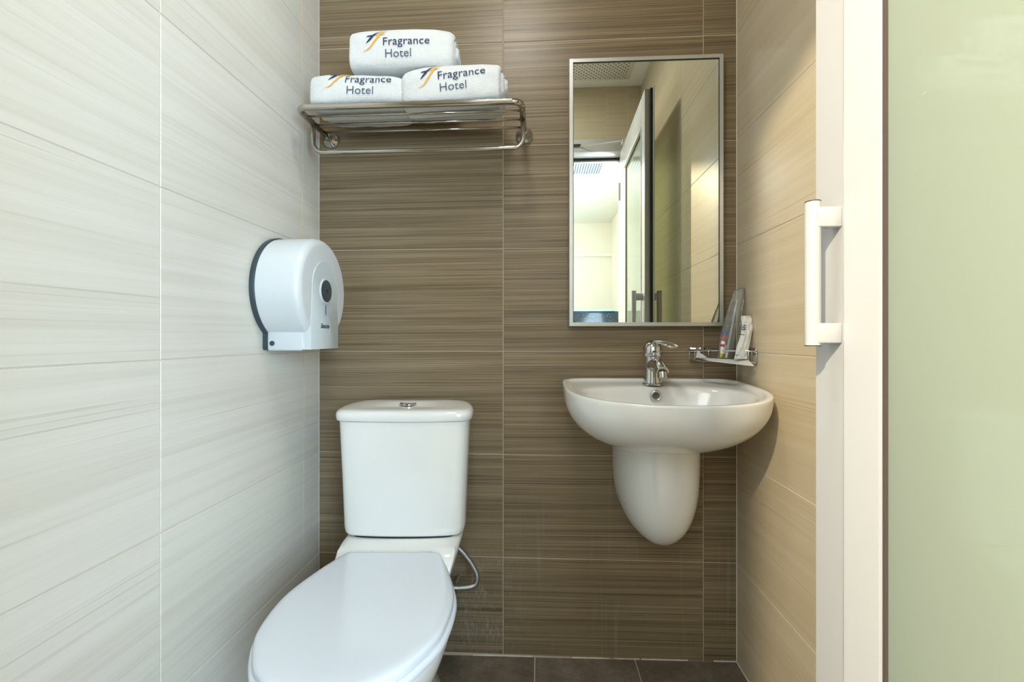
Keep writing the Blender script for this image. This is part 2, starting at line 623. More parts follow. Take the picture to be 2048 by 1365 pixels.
def tile_mesh(wd, ht, key, cache={}):
    k = (round(wd, 4), round(ht, 4), key)
    if k in cache:
        return cache[k]
    t, c = 0.008, 0.0009
    a, b = wd / 2, ht / 2
    V = []
    for (x, z, y) in ((a, b, t), (a, b, c), (a - c, b - c, 0)):
        V += [(-x, y, -z), (x, y, -z), (x, y, z), (-x, y, z)]
    F = [(0, 1, 2, 3), (8, 9, 10, 11)]
    for s in (0, 4):
        for j in range(4):
            F.append((s + j, s + (j + 1) % 4, s + 4 + (j + 1) % 4, s + 4 + j))
    me = bpy.data.meshes.new('tile')
    me.from_pydata(V, [], F)
    bm = bmesh.new(); bm.from_mesh(me)
    bmesh.ops.recalc_face_normals(bm, faces=bm.faces)
    bm.to_mesh(me); bm.free()
    me.materials.append(M[key])
    cache[k] = me
    return me


def lay_tiles(parent, cols, rows, place, key, skip=None):
    for i in range(len(cols) - 1):
        for j in range(len(rows) - 1):
            if skip and skip(i, j):
                continue
            c0, c1, r0, r1 = cols[i], cols[i + 1], rows[j], rows[j + 1]
            wd, ht = abs(c1 - c0) - GAP, (r1 - r0) - GAP
            o = link('tile', tile_mesh(wd, ht, key), None, parent)
            loc, rz = place((c0 + c1) / 2, (r0 + r1) / 2)
            jit = random.uniform(-0.00025, 0.00025)
            o.location = loc
            o.rotation_euler = (0, 0, rz)
            o.location += Vector((math.sin(rz) * -jit, math.cos(rz) * jit, 0))


def wall(name, x0, x1, y0, y1, z0, z1, mat):
    o = bbox(name, x0, x1, y0, y1, z0, z1, mat)
    tag(o, kind='structure')
    return o


TK = 0.0011   # grout lies this far behind the tile face
CEIL = 2.41
wb = wall('wall_back', XL - 0.1, XR + 0.1, D + TK, D + 0.1, -0.05, CEIL + 0.05, M['grout_brown'])
lay_tiles(wb, [XL, -0.108, 0.486, XR], ROWS, lambda u, z: ((u, D, z), 0), 'tile_brown')
wl = wall('wall_left', XL - 0.1, XL - TK, -0.04, D + TK, -0.05, CEIL + 0.05, M['grout_pale'])
lay_tiles(wl, [D, 0.808, 0.208, 0.08], ROWS, lambda u, z: ((XL, u, z), PI / 2), 'tile_pale')
wr = wall('wall_right', XR + TK, XR + 0.1, -0.04, D + TK, -0.05, CEIL + 0.05, M['grout_pale'])
lay_tiles(wr, [D, 0.836, 0.236, 0.08], ROWS, lambda u, z: ((XR, u, z), -PI / 2), 'tile_warm_lit')
# cut line of discoloured grout running down the left wall near the corner
lp = [(XL + 0.0004, 1.318 + 0.002 * math.sin(z * 9) + (0.007 if z < 0.9 else 0), z) for z in [0.35 + 0.05 * k for k in range(41)]]
o = mk('stain_line', *tube_geo(lp, 0.0008, 5), mat=pm('ochre_stain', (0.52, 0.43, 0.24, 1), 0.9), parent=wl)

# entry wall: pieces left, right and above the doorway
JL, JR = -0.30, 0.505      # opening between the inner faces of the wall
EY0, EY1 = -0.04, 0.08
HEAD = 2.11
v, f = join_geo([box_geo(XL - 0.1, JL, EY0, EY1 - TK, -0.05, CEIL + 0.05), box_geo(JR, XR + 0.1, EY0, EY1 - TK, -0.05, CEIL + 0.05),
                 box_geo(JL, JR, EY0, EY1 - TK, HEAD, CEIL + 0.05)])
we = tag(mk('wall_front', v, f, M['grout_pale']), kind='structure')
lay_tiles(we, [XL, JL], ROWS, lambda u, z: ((u, EY1, z), PI), 'tile_warm_lit')
lay_tiles(we, [JR, XR], ROWS, lambda u, z: ((u, EY1, z), PI), 'tile_warm_lit')
lay_tiles(we, [JL, -0.21, 0.386, JR], [HEAD, 2.173, CEIL], lambda u, z: ((u, EY1, z), PI), 'tile_warm_lit')

# floor with square dark tiles, sloping gently to the left
def fz(x):
    return 0.003 + 0.0135 * x


a, b = XL - 0.1, XR + 0.1
V = [(a, -0.04, -0.1), (b, -0.04, -0.1), (b, D + 0.1, -0.1), (a, D + 0.1, -0.1), (a, -0.04, fz(a) - 0.0012), (b, -0.04, fz(b) - 0.0012), (b, D + 0.1, fz(b) - 0.0012), (a, D + 0.1, fz(a) - 0.0012)]
fl = mk('floor', V, box_geo(0, 1, 0, 1, 0, 1)[1], M['grout_brown'])
tag(fl, kind='structure')
fx = [XL, -0.610, -0.311, -0.012, 0.286, XR]
fy = [D, 1.12, 0.82, 0.52, 0.22, 0.0]
for i in range(len(fx) - 1):
    for j in range(len(fy) - 1):
        a, b = (fx[i + 1] - fx[i] - 0.003) / 2, (fy[j] - fy[j + 1] - 0.003) / 2
        c = 0.0012
        V = [(-a, -b, -0.012), (a, -b, -0.012), (a, b, -0.012), (-a, b, -0.012),
             (-a, -b, -c), (a, -b, -c), (a, b, -c), (-a, b, -c),
             (-a + c, -b + c, 0), (a - c, -b + c, 0), (a - c, b - c, 0), (-a + c, b - c, 0)]
        F = [(3, 2, 1, 0), (8, 9, 10, 11)] + [(s + q, s + (q + 1) % 4, s + 4 + (q + 1) % 4, s + 4 + q) for s in (0, 4) for q in range(4)]
        xm = (fx[i] + fx[i + 1]) / 2
        o = mk('tile', V, F, M['floor_tile'], fl, loc=(xm, (fy[j] + fy[j + 1]) / 2, fz(xm)))
        o.rotation_euler = (0, -math.atan(0.0135), 0)
# crumbling white sealant at the foot of the back and right walls
segs = []
for (x0, x1) in ((-0.20, -0.02), (0.10, 0.21), (0.225, 0.30), (0.305, 0.44), (0.515, 0.58)):
    n = 14
    pts = [(x0 + (x1 - x0) * k / n, D - 0.001, fz(x0 + (x1 - x0) * k / n) + 0.0012) for k in range(n + 1)]
    segs.append(tube_geo(pts, [0.0014 + 0.0009 * random.random() for _ in pts], 6))
pts = [(XR - 0.001, D - k * 0.06, fz(XR) + 0.0012) for k in range(20)]
segs.append(tube_geo(pts, [0.002 + 0.001 * random.random() for _ in pts], 6))
v, f = join_geo(segs)
mk('sealant', v, f, M['sealant'], fl)
# pale corner joints
mk('corner_joint', *tube_geo([(XR - 0.0005, D - 0.0005, 0.0), (XR - 0.0005, D - 0.0005, CEIL)], 0.0015, 6), mat=M['sealant'], parent=wr)
mk('corner_joint', *tube_geo([(XL + 0.0003, D - 0.0003, 0.0), (XL + 0.0003, D - 0.0003, CEIL)], 0.0011, 6), mat=M['sealant'], parent=wl)

# ceiling: perforated metal panel with a plain border
ce = tag(bbox('ceiling', XL - 0.1, XR + 0.1, -0.04, D + 0.1, CEIL, CEIL + 0.1, M['white_paint']), kind='structure')
bbox('ceiling_panel', XL + 0.08, 0.50, 0.16, D - 0.08, CEIL - 0.006, CEIL + 0.001, M['white_paint'], ce, 0.001, 1)
V, F = [], []
k = 0
yy = 0.18
row = 0
while yy < D - 0.1:
    xx = XL + 0.10 + (0.0135 if row % 2 else 0)
    while xx < 0.485:
        n0 = len(V)
        for q in range(6):
            V.append((xx + 0.0043 * math.cos(q * PI / 3), yy + 0.0043 * math.sin(q * PI / 3), CEIL - 0.0063))
        F.append(tuple(range(n0 + 5, n0 - 1, -1)))
        xx += 0.027
    yy += 0.0135
    row += 1
me = bpy.data.meshes.new('perforation')
me.from_pydata(V, [], F)
o = link('perforation', me, M['black_rubber'], ce)
tag(o, kind='stuff')
# round ceiling lamp (above the frame)
cl = tag(mk('ceiling_lamp', *loft_geo(disc_rings([(0.15, CEIL - 0.001), (0.15, CEIL - 0.012), (0.135, CEIL - 0.014), (0.13, CEIL - 0.008)], 40, -0.1, 0.62)), mat=M['white_paint'], smooth=False),
         'round white recessed lamp in the perforated bathroom ceiling', 'lamp')

# ------------------------------------------------------------------ door frame
v, f = join_geo([box_geo(JL, JL + 0.028, EY0 - 0.01, EY1 + 0.006, 0, HEAD), box_geo(JR - 0.028, JR, EY0 - 0.01, EY1 + 0.006, 0, HEAD)])
tr = tag(mk('trim_1', v, f, M['white_frame']), kind='structure')
bbox('frame_head', JL + 0.028, JR - 0.028, EY0 - 0.01, EY1 + 0.006, 2.035, HEAD, M['white_frame'], tr, 0.002, 1)
bbox('head_seal', JL + 0.028, JR - 0.028, EY0 + 0.02, EY0 + 0.03, 2.022, 2.036, M['black_rubber'], tr)
bbox('door_stop', JL + 0.028, JR - 0.028, EY0 - 0.01, EY0 + 0.018, 2.018, 2.036, M['white_frame'], tr, 0.001, 1)

# ------------------------------------------------------------------ door leaf (opened along the right wall)
hinge = Vector((0.462, 0.10, 0.0))
free = Vector((0.447, 0.786, 0.0))
dv = free - hinge
LEN = dv.length
# local frame: x along the door from hinge to free end, y = towards the room (negative = outer face), z up
rz = math.atan2(dv.y, dv.x)
door = empty('door_1', hinge, rz)
tag(door, kind='structure')
# with this rotation local +y points to -X (room side)
TH = 0.036
ZT, ZB = 2.02, 0.012
ST = 0.069      # flat stile width
BD = 0.062      # bead width


def prism_z(name, prof, z0, z1, mat, parent):
    return mk(name, *loft_geo([[(x, y, z0) for x, y in prof], [(x, y, z1) for x, y in prof]]), mat=mat, parent=parent)


# free-side stile with rebate lip on the outer face
prism_z('stile', [(LEN, 0), (LEN - ST, 0), (LEN - ST, -0.013), (LEN - ST - BD, -0.013), (LEN - ST - BD, -TH), (LEN + 0.022, -TH), (LEN + 0.022, -TH + 0.004), (LEN, -TH + 0.004)],
        ZB, ZT, M['white_frame'], door)
prism_z('stile', [(0, 0), (ST, 0), (ST, -0.013), (ST + BD, -0.013), (ST + BD, -TH), (0, -TH)], ZB, ZT, M['white_frame'], door)
# glazing bead strips, slightly chamfered
prism_z('glazing_bead', [(LEN - ST, -0.001), (LEN - ST - 0.001, 0.0030), (LEN - ST - 0.004, 0.0036), (LEN - ST - BD + 0.004, -0.0062), (LEN - ST - BD, -0.0076), (LEN - ST - BD, -0.0135), (LEN - ST, -0.0135)],
        ZB + 0.13, ZT - 0.13, M['white_frame'], door)
prism_z('glazing_bead', [(ST, -0.001), (ST + 0.001, 0.0030), (ST + 0.004, 0.0036), (ST + BD - 0.004, -0.0062), (ST + BD, -0.0076), (ST + BD, -0.0135), (ST, -0.0135)],
        ZB + 0.13, ZT - 0.13, M['white_frame'], door)
bbox('top_rail', ST, LEN - ST, -TH, 0, ZT - 0.13, ZT, M['white_frame'], door, 0.001, 1)
bbox('bottom_rail', ST, LEN - ST, -TH, 0, ZB, ZB + 0.13, M['white_frame'], door, 0.001, 1)
bbox('glass_pane', ST + BD - 0.01, LEN - ST - BD + 0.01, -0.0205, -0.0135, ZB + 0.12, ZT - 0.12, M['frosted'], door)
gx0, gx1 = ST + BD, LEN - ST - BD
v, f = join_geo([box_geo(gx1 - 0.0035, gx1 + 0.001, -0.0137, -0.0085, ZB + 0.13, ZT - 0.13), box_geo(gx0 - 0.001, gx0 + 0.0035, -0.0137, -0.0085, ZB + 0.13, ZT - 0.13),
                 box_geo(gx0, gx1, -0.0137, -0.0085, ZT - 0.134, ZT - 0.13), box_geo(gx0, gx1, -0.0137, -0.0085, ZB + 0.13, ZB + 0.134)])
mk('glazing_gasket', v, f, pm('brown_grey_gasket', (0.10, 0.075, 0.07, 1), 0.6), door)
# black seal strip in the rebate of the free edge
bbox('edge_seal', LEN, LEN + 0.010, -TH + 0.004, -TH + 0.014, ZB, ZT, M['black_rubber'], door)
bbox('lock_plate', LEN, LEN + 0.002, -0.022, -0.008, 0.93, 1.02, M['steel'], door, 0.0005, 1)
# pull handles on both faces
for side in (1, -1):
    hx = LEN - 0.052
    y0 = 0.0 if side > 0 else -TH
    yb = y0 + side * 0.036
    n = 24
    ring = lambda z, r=0.0115: [(hx + r * math.cos(2 * PI * q / n), yb + r * math.sin(2 * PI * q / n) * 0.92, z) for q in range(n)]
    bar = mk('handle', *loft_geo([ring(0.954), ring(1.169)]), mat=M['white_frame'], parent=door, auto=40)
    for z0, z1 in ((0.9525, 0.954), (1.169, 1.1705)):
        mk('end_cap', *loft_geo([ring(z0, 0.0117), ring(z1, 0.0117)]), mat=M['grey_plastic'], parent=bar, auto=40)
    for z0, z1 in ((0.957, 0.987), (1.130, 1.160)):
        ya, yc = sorted((y0, yb))
        bbox('handle_bracket', hx - 0.012, hx + 0.006, ya, yc, z0, z1, M['white_frame'], bar, 0.002, 2)
        mk('set_screw', *tube_geo([(hx - 0.003, (ya + yc) / 2, z0 - 0.0006), (hx - 0.003, (ya + yc) / 2, z0 + 0.002)], 0.002, 10), mat=M['chrome'], parent=bar)
# door closer arm between door top and frame head
p0 = Matrix.Rotation(-rz, 4, 'Z') @ (Vector((0.20, 0.07, 2.075)) - hinge)
arm = mk('closer_arm', *tube_geo([(0.13, 0.012, 2.035), (p0.x, p0.y, 2.072)], 0.004, 8), mat=M['alu'], parent=door)
bbox('closer_shoe', 0.11, 0.15, 0.004, 0.012, 2.018, 2.038, M['alu'], door, 0.001, 1)
tp = tag(bbox('closer_track', 0.05, 0.24, EY1 + 0.006, EY1 + 0.018, 2.064, 2.078, M['dark_metal'], None, 0.003, 2),
         'slim metal closer track on the door frame head above the doorway', 'door closer')
for z in (0.25, 1.0, 1.8):
    mk('hinge', *tube_geo([(-0.004, 0.004, z - 0.05), (-0.004, 0.004, z + 0.05)], 0.008, 12), mat=M['alu'], parent=door)

# ------------------------------------------------------------------ room outside the door (seen in the mirror)
OX0, OX1, OY0, OZ = -1.7, 1.02, -3.9, 2.6
pale = pm('cream_wall_paint', (0.84, 0.82, 0.75, 1), 0.7)
tag(bbox('wall_outer_far', OX0, OX1, OY0 - 0.1, OY0, -0.1, OZ, pale), kind='structure')
tag(bbox('wall_outer_right', OX1, OX1 + 0.1, OY0, EY0, -0.1, OZ, pale), kind='structure')
tag(bbox('wall_outer_left', OX0 - 0.1, OX0, OY0, EY0, -0.1, OZ, pale), kind='structure')
v, f = join_geo([box_geo(OX0, XL - 0.1, EY0, EY0 + 0.1, -0.1, OZ), box_geo(XR + 0.1, OX1, EY0, EY0 + 0.1, -0.1, OZ), box_geo(XL - 0.1, XR + 0.1, EY0, EY0 + 0.1, CEIL + 0.1, OZ)])
tag(mk('wall_outer_near', v, f, pale), kind='structure')
tag(bbox('ceiling_outer', OX0, OX1, OY0, EY0 + 0.1, OZ, OZ + 0.1, M['white_paint']), kind='structure')
tag(bbox('floor_outer', OX0, OX1, OY0, EY0, -0.1, -0.006, pm('timber_floor', (0.32, 0.22, 0.13, 1), 0.4)), kind='structure')
tag(bbox('trim_2', OX0, OX1, OY0, OY0 + 0.04, 2.12, 2.16, M['white_paint']), kind='structure')
# tall panels on the far wall
vp = pm('pale_panel', (0.80, 0.78, 0.70, 1), 0.5)
# ceiling air grille
gr = empty('air_grille', (0.28, -1.615, OZ))
tag(gr, 'white slatted air grille in the ceiling of the outer room, seen in the mirror', 'air grille')
bbox('backing', -0.31, 0.31, -0.265, 0.265, -0.004, 0.0, pm('blue_grey_backing', (0.30, 0.40, 0.50, 1), 0.6), gr)
v, f = join_geo([box_geo(-0.33, 0.33, -0.285, -0.265, -0.02, 0), box_geo(-0.33, 0.33, 0.265, 0.285, -0.02, 0), box_geo(-0.33, -0.31, -0.265, 0.265, -0.02, 0), box_geo(0.31, 0.33, -0.265, 0.265, -0.02, 0)])
mk('frame', v, f, M['white_paint'], gr)
sm = bpy.data.meshes.new('slat')
v, f = box_geo(-0.004, 0.004, -0.265, 0.265, -0.018, -0.004)
sm.from_pydata(v, [], f)
sm.materials.append(M['white_paint'])
for k in range(26):
    o = link('slat', sm, None, gr)
    o.location = (-0.30 + k * 0.024, 0, 0)
    o.rotation_euler = (0, R(25), 0)
# downlights
glow = emis('lamp_glow', (1, 0.95, 0.85, 1), 25)
dl = empty('downlight', (0.44, -2.27, OZ))
tag(dl, 'small round downlight in the outer room ceiling, seen in the mirror', 'downlight')
mk('trim_ring', *loft_geo(disc_rings([(0.052, 0.0), (0.052, -0.006), (0.040, -0.008), (0.038, -0.001)], 28)), mat=M['white_paint'], parent=dl)
mk('lens', *loft_geo(disc_rings([(0.037, -0.002), (0.034, -0.0065)], 28)), mat=glow, parent=dl)
# spotlight that throws light through the doorway
sp = empty('ceiling_spotlight', (-0.882, -1.0, OZ - 0.05))
tag(sp, 'white ceiling spotlight in the outer room, left of the doorway', 'spotlight')
mk('mount', *loft_geo(disc_rings([(0.05, 0.05), (0.05, 0.03), (0.046, 0.026)], 28)), mat=M['white_paint'], parent=sp)
mk('stem', *tube_geo([(0, 0, 0.03), (0, 0, -0.05)], 0.008, 10), mat=M['white_paint'], parent=sp)
mk('shade', *loft_geo(disc_rings([(0.02, -0.05), (0.05, -0.06), (0.055, -0.11), (0.052, -0.11), (0.047, -0.063), (0.02, -0.054)], 28), True, True), mat=M['white_paint'], parent=sp)
# counter with stone front and glass top
ct = empty('counter', (0.25, -2.75, 0))
tag(ct, 'dark speckled stone counter with a green edged glass top, reflected at mirror bottom', 'counter')


def stone_mat():
    m = pm('speckled_stone', (0.03, 0.04, 0.055, 1), 0.15)
    nt = m.node_tree
    v = nt.nodes.new('ShaderNodeTexVoronoi'); v.inputs['Scale'].default_value = 70
    tc = nt.nodes.new('ShaderNodeTexCoord')
    nt.links.new(tc.outputs['Object'], v.inputs['Vector'])
    rp = ramp(nt, [(0.10, (0.22, 0.26, 0.28, 1)), (0.22, (0.012, 0.02, 0.028, 1))])
    nt.links.new(v.outputs['Distance'], rp.inputs[0])
    nt.links.new(rp.outputs[0], nt.nodes['Principled BSDF'].inputs['Base Color'])
    return m


bbox('stone_body', -0.9, 0.72, -0.25, 0.25, -0.006, 1.268, stone_mat(), ct, 0.003, 1)
bbox('glass_top', -0.92, 0.60, -0.27, 0.27, 1.27, 1.285, M['glass_edge'], ct, 0.002, 1)

# ------------------------------------------------------------------ wall mirror
mr = empty('wall_mirror', (0.313, D, 1.0))
tag(mr, 'tall rectangular mirror in a thin aluminium frame above the washbasin', 'mirror')
W2, H, FW, FD = 0.2235, 0.793, 0.0115, 0.022
# four mitred frame members
for name, (a, b, c, d) in (('frame_side', ((-W2, 0), (-W2 + FW, FW), (-W2 + FW, H - FW), (-W2, H))),
                           ('frame_side', ((W2, 0), (W2 - FW, FW), (W2 - FW, H - FW), (W2, H))),
                           ('frame_side', ((-W2, 0), (-W2 + FW, FW), (W2 - FW, FW), (W2, 0))),
                           ('frame_side', ((-W2, H), (-W2 + FW, H - FW), (W2 - FW, H - FW), (W2, H)))):
    P = [a, b, c, d]
    cen = Vector((sum(p[0] for p in P) / 4, sum(p[1] for p in P) / 4))
    V = [(x, -0.0005, z) for x, z in P] + [(x, -FD + 0.0015, z) for x, z in P]
    # front ring slightly inset for a soft edge
    ins = []
    for x, z in P:
        q = Vector((x, z))
        dx = 0.0012 * (1 if x < -W2 + 1e-6 else (-1 if x > W2 - 1e-6 else 0))
        dz = 0.0012 * (1 if z < 1e-6 else (-1 if z > H - 1e-6 else 0))
        ins.append((x + dx, -FD, z + dz))
    V += ins
    F = [(0, 1, 2, 3), (8, 9, 10, 11)] + [(s + q, s + (q + 1) % 4, s + 4 + (q + 1) % 4, s + 4 + q) for s in (0, 4) for q in range(4)]
    mk(name, V, F, M['alu'], mr)
bbox('mirror_glass', -W2 + FW - 0.001, W2 - FW + 0.001, -0.0185, -0.002, FW - 0.001, H - FW + 0.001, M['mirror'], mr)
g = W2 - FW
v, f = join_geo([box_geo(-g, -g + 0.0022, -0.0192, -0.0184, FW, H - FW), box_geo(g - 0.0022, g, -0.0192, -0.0184, FW, H - FW), box_geo(-g, g, -0.0192, -0.0184, H - FW - 0.003, H - FW)])
mk('dark_edge', v, f, pm('mirror_edge_shadowline', (0.03, 0.05, 0.035, 1), 0.4), mr)

# ------------------------------------------------------------------ washbasin
bx, by = 0.3205, D - 0.001
basin = empty('washbasin', (bx, by, 0.69))
tag(basin, 'white wall-hung washbasin under the mirror, against the pale right wall', 'washbasin')
NB = 96
BZ = 0.69


def sup(a, ax, ay, e):
    c, s = math.cos(a), math.sin(a)
    r = (abs(c / ax) ** e + abs(s / ay) ** e) ** (-1 / e)
    return r * c, r * s


def outer(a, k=1.0):
    """plan outline; y measured from wall towards the room (positive); a=0 right, a=90deg front"""
    x, y = sup(a, 0.2535, 0.245 if math.sin(a) >= 0 else 0.16, 2.35 if math.sin(a) >= 0 else 9)
    return x * k, (y + 0.16)


def zr(y):
    return 0.846 - 0.058 * y - 0.02 * max(0, y - 0.1) ** 2


rings = []
ang = [2 * PI * k / NB for k in range(NB)]
# underside, from the bottom up
prof = [(0.20, 0.45, 0.0)]
for f_ in (0.003, 0.015, 0.04, 0.08, 0.14, 0.22, 0.32, 0.44, 0.58, 0.72, 0.84):
    prof.append((0.20 + 0.80 * (1 - (1 - f_) ** 2.15) ** (1 / 2.15), 0.45 + 0.55 * (1 - (1 - f_) ** 2.0) ** (1 / 2.0), f_ * 0.134))
for sx, sy, dz in prof:
    r = []
    for a in ang:
        x, y = outer(a)
        top = zr(y) - 0.012
        zz = 0.675 + (top - 0.675) * (dz / 0.134)
        r.append((x * sx, -(y * sy) if y > 0.0 else 0, zz))
    rings.append(r)
for k, dz in ((1.0, -0.009), (0.999, -0.004), (0.995, -0.001), (0.986, 0.0)):
    r = []
    for a in ang:
        x, y = outer(a)
        r.append((x * k, -(0.16 + (y - 0.16) * k if y > 0.002 else y * k), zr(y) + dz))
    rings.append(r)
# inner side of the lip and the deck, then the bowl edge
for off, dz in ((0.012, 0.0), (0.017, -0.002), (0.020, -0.009)):
    r = []
    for a in ang:
        x, y = outer(a)
        k = 1 - off / 0.25
        r.append((x * k, -(0.16 + (y - 0.16) * (1 - off / 0.2)), zr(y) + dz))
    rings.append(r)


def inner(a):
    if math.sin(a) >= 0:
        x, y = sup(a, 0.212, 0.165, 2.3)
    else:
        x, y = sup(a, 0.212, 0.118, 2.6)
    return x, y + 0.205


for k, z in ((1.0, None), (0.975, -0.006), (0.93, -0.030), (0.86, -0.060), (0.74, -0.085), (0.55, -0.103), (0.3, -0.112), (0.11, -0.115)):
    r = []
    for a in ang:
        x, y = inner(a)
        zz = zr(y) - 0.010 + (z if z else 0)
        if z and z < -0.08:
            zz = 0.824 - 0.010 + z
        r.append((x * k, -(0.205 + (y - 0.205) * k), zz))
    rings.append(r)
V, F = loft_geo(rings)
V = [(x, y, z - BZ) for x, y, z in V]
bowl = mk('bowl', V, F, M['ceramic'], basin, smooth=True)
ss = bowl.modifiers.new('s', 'SUBSURF'); ss.levels = 1; ss.render_levels = 1
# overflow ring
ovp = Vector((0.0, -0.1005, 0.806 - BZ))
ovp.x = 0.0025
circ = [(ovp.x + 0.0125 * math.cos(t), ovp.y, ovp.z + 0.0125 * math.sin(t)) for t in [2 * PI * k / 28 for k in range(28)]]
mk('overflow_ring', *tube_geo(circ, 0.0034, 10, closed=True), mat=M['chrome'], parent=basin, smooth=True)
mk('overflow_hole', *loft_geo([[(ovp.x + rr * math.cos(2 * PI * q / 24), ovp.y + yy, ovp.z + rr * math.sin(2 * PI * q / 24)) for q in range(24)] for rr, yy in ((0.0105, 0.004), (0.0105, -0.001), (0.003, 0.001))]),
   mat=pm('overflow_dark', (0.10, 0.10, 0.09, 1), 0.5), parent=basin)
mk('drain', *loft_geo(disc_rings([(0.022, 0.0), (0.024, 0.004), (0.018, 0.006), (0.004, 0.003)], 28)), mat=M['chrome'], parent=basin, smooth=True, loc=(0, -0.205, 0.009))

# half pedestal
ped = empty('half_pedestal', (0.332, by, 0.402))
tag(ped, 'white ceramic half pedestal fixed to the brown wall below the basin', 'pedestal')
NPd = 48
rings = []
ptab = [(0.0, 0.0), (0.01, 0.30), (0.03, 0.48), (0.06, 0.63), (0.10, 0.76), (0.15, 0.87), (0.2, 0.945), (0.25, 0.99), (0.285, 1.0), (0.30, 1.0)]
zs = [0.0, 0.003, 0.008, 0.016, 0.028, 0.045, 0.065, 0.09, 0.12, 0.15, 0.18, 0.21, 0.24, 0.265, 0.285]


def pw(z):
    t = min(z / 0.25, 1)
    return (1 - (1 - t) ** 3.0) ** 0.43


for z in zs:
    k = max(pw(z), 0.02)
    hw = 0.1125 * k
    dp = 0.225 * (0.42 + 0.58 * k) * (1 if z > 0.0 else 0.8)
    r = []
    for q in range(NPd):
        t = q / (NPd - 1)
        a = PI * t
        x = hw * math.copysign(abs(math.cos(a)) ** 0.85, math.cos(a))
        y = dp * abs(math.sin(a)) ** 0.75
        r.append((x, -y, z))
    rings.append(r)
mk('pedestal_shell', *loft_geo(rings), mat=M['ceramic'], parent=ped, auto=60)

# ------------------------------------------------------------------ basin mixer tap
tz = zr(0.06) - 0.010
tap = empty('mixer_tap', (0.323, D - 0.062, tz))
tag(tap, 'chrome single-lever mixer tap standing on the back of the washbasin', 'tap')
prof = [(0.029, 0.0), (0.029, 0.003), (0.0255, 0.006), (0.0245, 0.02), (0.023, 0.05), (0.0225, 0.072), (0.023, 0.080)]
mk('tap_body', *loft_geo(disc_rings(prof, 36)), mat=M['chrome'], parent=tap, auto=45)
cap = mk('cartridge_cap', *loft_geo(disc_rings([(0.0235, 0.081), (0.0265, 0.084), (0.0275, 0.095), (0.0268, 0.106), (0.022, 0.116), (0.012, 0.1215), (0.002, 0.123)], 36)), mat=M['chrome'], parent=tap, auto=45)
# spout
path = catmull([(0, -0.005, 0.052), (0.001, -0.035, 0.060), (0.002, -0.070, 0.056), (0.003, -0.098, 0.043)], 8, False)
rr = [0.0195 - 0.0035 * i / (len(path) - 1) for i in range(len(path))]
spt = mk('spout', *tube_geo(path, rr, 24), mat=M['chrome'], parent=tap, auto=50)
mk('aerator', *tube_geo([(0.003, -0.094, 0.042), (0.003, -0.098, 0.027)], [0.0135, 0.013], 24), mat=M['steel'], parent=spt, auto=40)
# lever: flattened tongue
rings = []
for t in [k / 14 for k in range(15)]:
    cxp = Vector((0.004 + 0.026 * t, 0.004 - 0.105 * t, 0.121 - 0.012 * t * t + 0.003 * math.sin(t * PI)))
    wd = 0.021 - 0.006 * t if t < 0.93 else 0.010
    th = 0.0075 - 0.0045 * t
    r = []
    for q in range(20):
        a = 2 * PI * q / 20
        r.append(cxp + Vector((wd * math.cos(a), -wd * 0.25 * math.cos(a), th * math.sin(a))))
    rings.append(r)
mk('lever', *loft_geo(rings), mat=M['chrome'], parent=tap, auto=50)
mk('indicator', *tube_geo([(0, -0.0265, 0.095), (0, -0.0285, 0.095)], 0.0032, 12), mat=M['blue'], parent=tap)

# ------------------------------------------------------------------ toilet
toi = empty('toilet', (-0.374, 1.398, 0.0), R(3.2))
tag(toi, 'white close-coupled toilet with closed lid beside the pale left wall', 'toilet')


def plan(pts, per=5):
    """mirror a half outline [(x,y)] (x>=0) and smooth it"""
    full = [(x, y, 0) for x, y in pts] + [(-x, y, 0) for x, y in reversed(pts) if x > 1e-6]
    return catmull(full, per)


tank_half = [(0.0, 0.0), (0.09, -0.001), (0.135, -0.008), (0.160, -0.030), (0.174, -0.075), (0.177, -0.115), (0.172, -0.148), (0.150, -0.166), (0.08, -0.174), (0.0, -0.176)]
base = plan(tank_half)
rings = []
for z, k, e in ((0.434, 0.86, 0), (0.436, 0.90, 0), (0.442, 0.925, 0), (0.455, 0.935, 0), (0.53, 0.95, 0), (0.60, 0.965, 0), (0.68, 0.985, 0), (0.742, 1.0, 0)):
    rings.append([(p.x * k, p.y * (0.90 + 0.10 * (k - 0.86) / 0.14) - (1 - k) * 0.02, z) for p in base])
tank = mk('tank', *loft_geo(rings), mat=M['ceramic'], parent=toi, auto=45)
rings = []
for z, k in ((0.743, 0.99), (0.7435, 1.03), (0.746, 1.045), (0.756, 1.052), (0.765, 1.045), (0.771, 1.03), (0.7745, 1.005), (0.7765, 0.96), (0.778, 0.80), (0.7785, 0.5), (0.7785, 0.1)):
    rings.append([(p.x * k, -0.088 + (p.y + 0.088) * (1 + (k - 1) * 1.2 if k > 0.96 else k), z + (0.05 * (p.y + 0.088) if z > 0.765 else 0)) for p in base])
lid = mk('tank_lid', *loft_geo(rings), mat=M['ceramic'], parent=toi, auto=50)
btn = mk('flush_button', *loft_geo(disc_rings([(0.0235, 0.777), (0.0235, 0.7805), (0.021, 0.7825), (0.019, 0.781), (0.004, 0.7815)], 32, 0.0, -0.088)), mat=M['chrome'], parent=toi, auto=40)
mk('tank_gasket', *loft_geo([[(p.x * 0.80, p.y * 0.90 - 0.004, z) for p in base] for z in (0.420, 0.436)]), mat=M['black_rubber'], parent=toi)

# ceramic body: rear deck and bowl
LID = [(0.0, 0.104), (0.006, 0.115), (0.02, 0.123), (0.08, 0.145), (0.15, 0.166), (0.2, 0.174), (0.26, 0.175), (0.32, 0.165), (0.365, 0.148), (0.41, 0.120), (0.445, 0.085), (0.465, 0.050), (0.473, 0.020)]
L0 = 0.253


